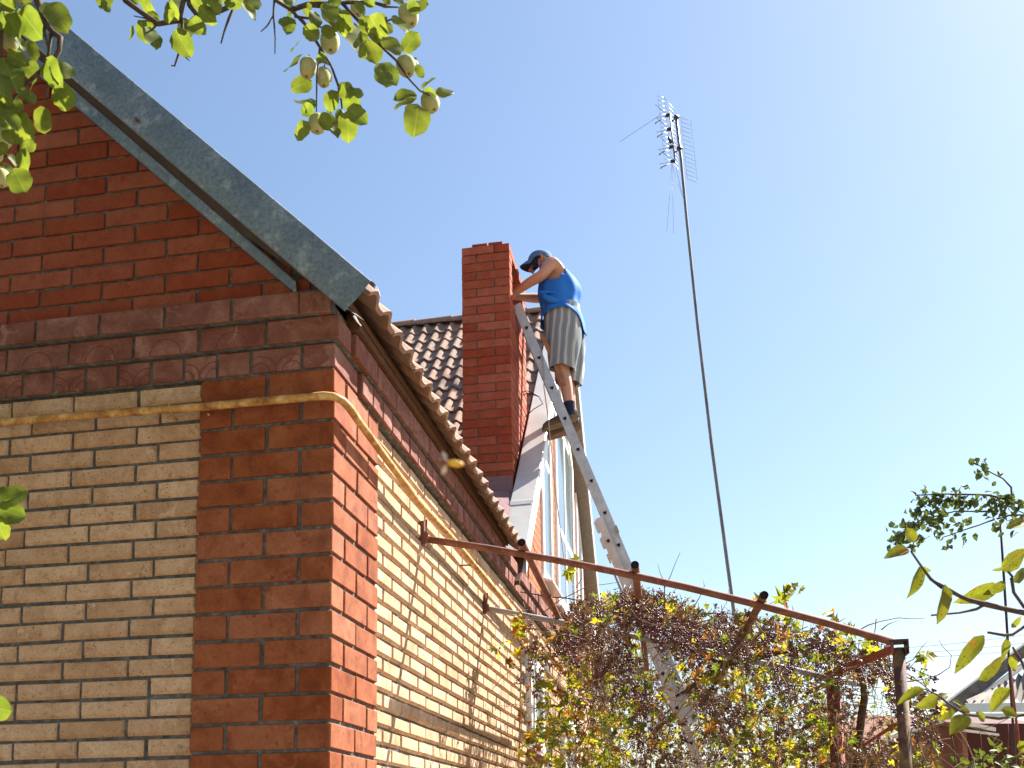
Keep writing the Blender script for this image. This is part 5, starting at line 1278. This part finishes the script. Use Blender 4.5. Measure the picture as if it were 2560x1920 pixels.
limb([atY(1600, 1550, 2.55), atY(1540, 1548, 2.4), atY(1440, 1500, 2.4), atY(1300, 1480, 2.5), atY(1340, 1472, 2.5)][:4], .006, .003, M['bark_vine'], 'limb', wob=.004)
limb([atY(1900, 1900, 3), atY(1840, 1830, 3), atY(1790, 1760, 3), atY(1740, 1720, 2.9)], .010, .005, M['bark_vine'], 'limb', wob=.006)
# bare shoots that stand clear against the sky
def ps(*a, Y_=1.9): return [atY(x, y, Y_+R(-.03, .03)) for x, y in a]
def s1(*a, Y_=1.8): return ps(*[(1500+x/4.366, 1380+y/4.366) for x, y in a], Y_=Y_)
def s2(*a, Y_=1.6): return ps(*[(1980+x/4.365, 1540+y/4.365) for x, y in a], Y_=Y_)
for T in (s1((705, 660), (705, 395), (770, 260), (820, 130), (875, 5)), s1((705, 395), (690, 300), (660, 240), (630, 125)), s1((1000, 640), (1090, 490), (1140, 370), (1125, 285)), s1((870, 700), (930, 620), (975, 575)), s1((1140, 672), (1400, 672), (1560, 690), (1680, 800)), s1((1240, 820), (1260, 700), (1275, 620)), s1((1050, 780), (1190, 740), (1300, 690), (1380, 560), (1410, 390)), s1((1690, 640), (1830, 580), (1975, 500)), s1((2080, 900), (2180, 830)), s1((1930, 760), (1830, 780), (1820, 820)),
          s1((590, 660), (760, 690), (950, 740), (1150, 800), (1320, 840), (1500, 860), (1680, 900)), s1((1010, 1000), (1200, 980), (1350, 950), (1500, 890), (1620, 850)), s1((1700, 820), (1850, 840), (2000, 900), (2150, 980)), s1((2150, 740), (2110, 640), (2095, 570)),
          s2((720, 160), (830, 100), (960, 60), (1160, 20), (1300, 30), (1440, 25)), s2((975, 150), (1050, 90), (1180, 40)), s2((1160, 640), (1250, 510), (1330, 470), (1410, 350), (1480, 270)), s2((1190, 600), (1300, 550), (1330, 515)), s2((1200, 650), (1300, 690), (1390, 720), (1480, 750)), s2((0, 190), (200, 160), (330, 150)), s2((410, 100), (520, 60), (610, 5)), s2((1240, 830), (1250, 930), (1260, 1160)), s2((870, 1120), (960, 1100), (1040, 1130), (1090, 1170)), s2((870, 1270), (920, 1200), (1090, 1190)),
          s2((1200, 720), (1320, 710), (1440, 690), (1600, 640), (1720, 560), (1740, 430), (1640, 330), (1600, 250)),
          ps((1440, 1470), (1455, 1445), (1452, 1418), (1458, 1395)), ps((1455, 1418), (1475, 1418), (1510, 1416), (1545, 1428), (1575, 1450)), ps((1360, 1530), (1400, 1500), (1470, 1465), (1550, 1455))):
    limb(T, .0032, .0012, M['cane'], 'shoot', 5, .003)
# the tangle of thin canes inside the plant
b = MB()
for i in range(1900):
    p = sample('any'); d = (rvec()+Vector((0, 0, -.25 if i % 3 else -1.2))).normalized(); pts = [p]
    for k in range(random.randint(3, 7)):
        d = (d+rvec()*.55+Vector((0, 0, -.06))).normalized(); q = pts[-1]+d*R(.05, .11)
        x = q-CAM; zz = x.dot(FF); py_ = 960+CY-FPX*x.dot(UU)/zz; px_ = 1280+FPX*x.dot(RR)/zz
        if py_ < topy(px_)-12 or q.x < .05: break
        pts.append(q)
    if len(pts) < 2: continue
    r_ = R(.0014, .004); b.tube(pts, [r_*(1-.5*j/len(pts)) for j in range(len(pts))], 4, cap=False)
b.obj('canes', M['cane'], vt, (1.9, 3, 0), kind='stuff')
b = MB()
for x, y0, y1, Y_ in ((1605, 1700, 1960, 2.2), (1630, 1690, 1950, 2.25), (1480, 1640, 1900, 2.3), (1382, 1500, 1640, 2.5), (1445, 1560, 1700, 2.4)):
    P = atY(x, y0, Y_); Q = atY(x+R(-6, 6), y1, Y_); b.tube([P, P.lerp(Q, .35)+rvec()*.012, P.lerp(Q, .7)+rvec()*.012, Q], .0032, 5)
b.obj('hanging_shoots', M['cane'], vt, (1.4, 2.3, 0), kind='stuff')
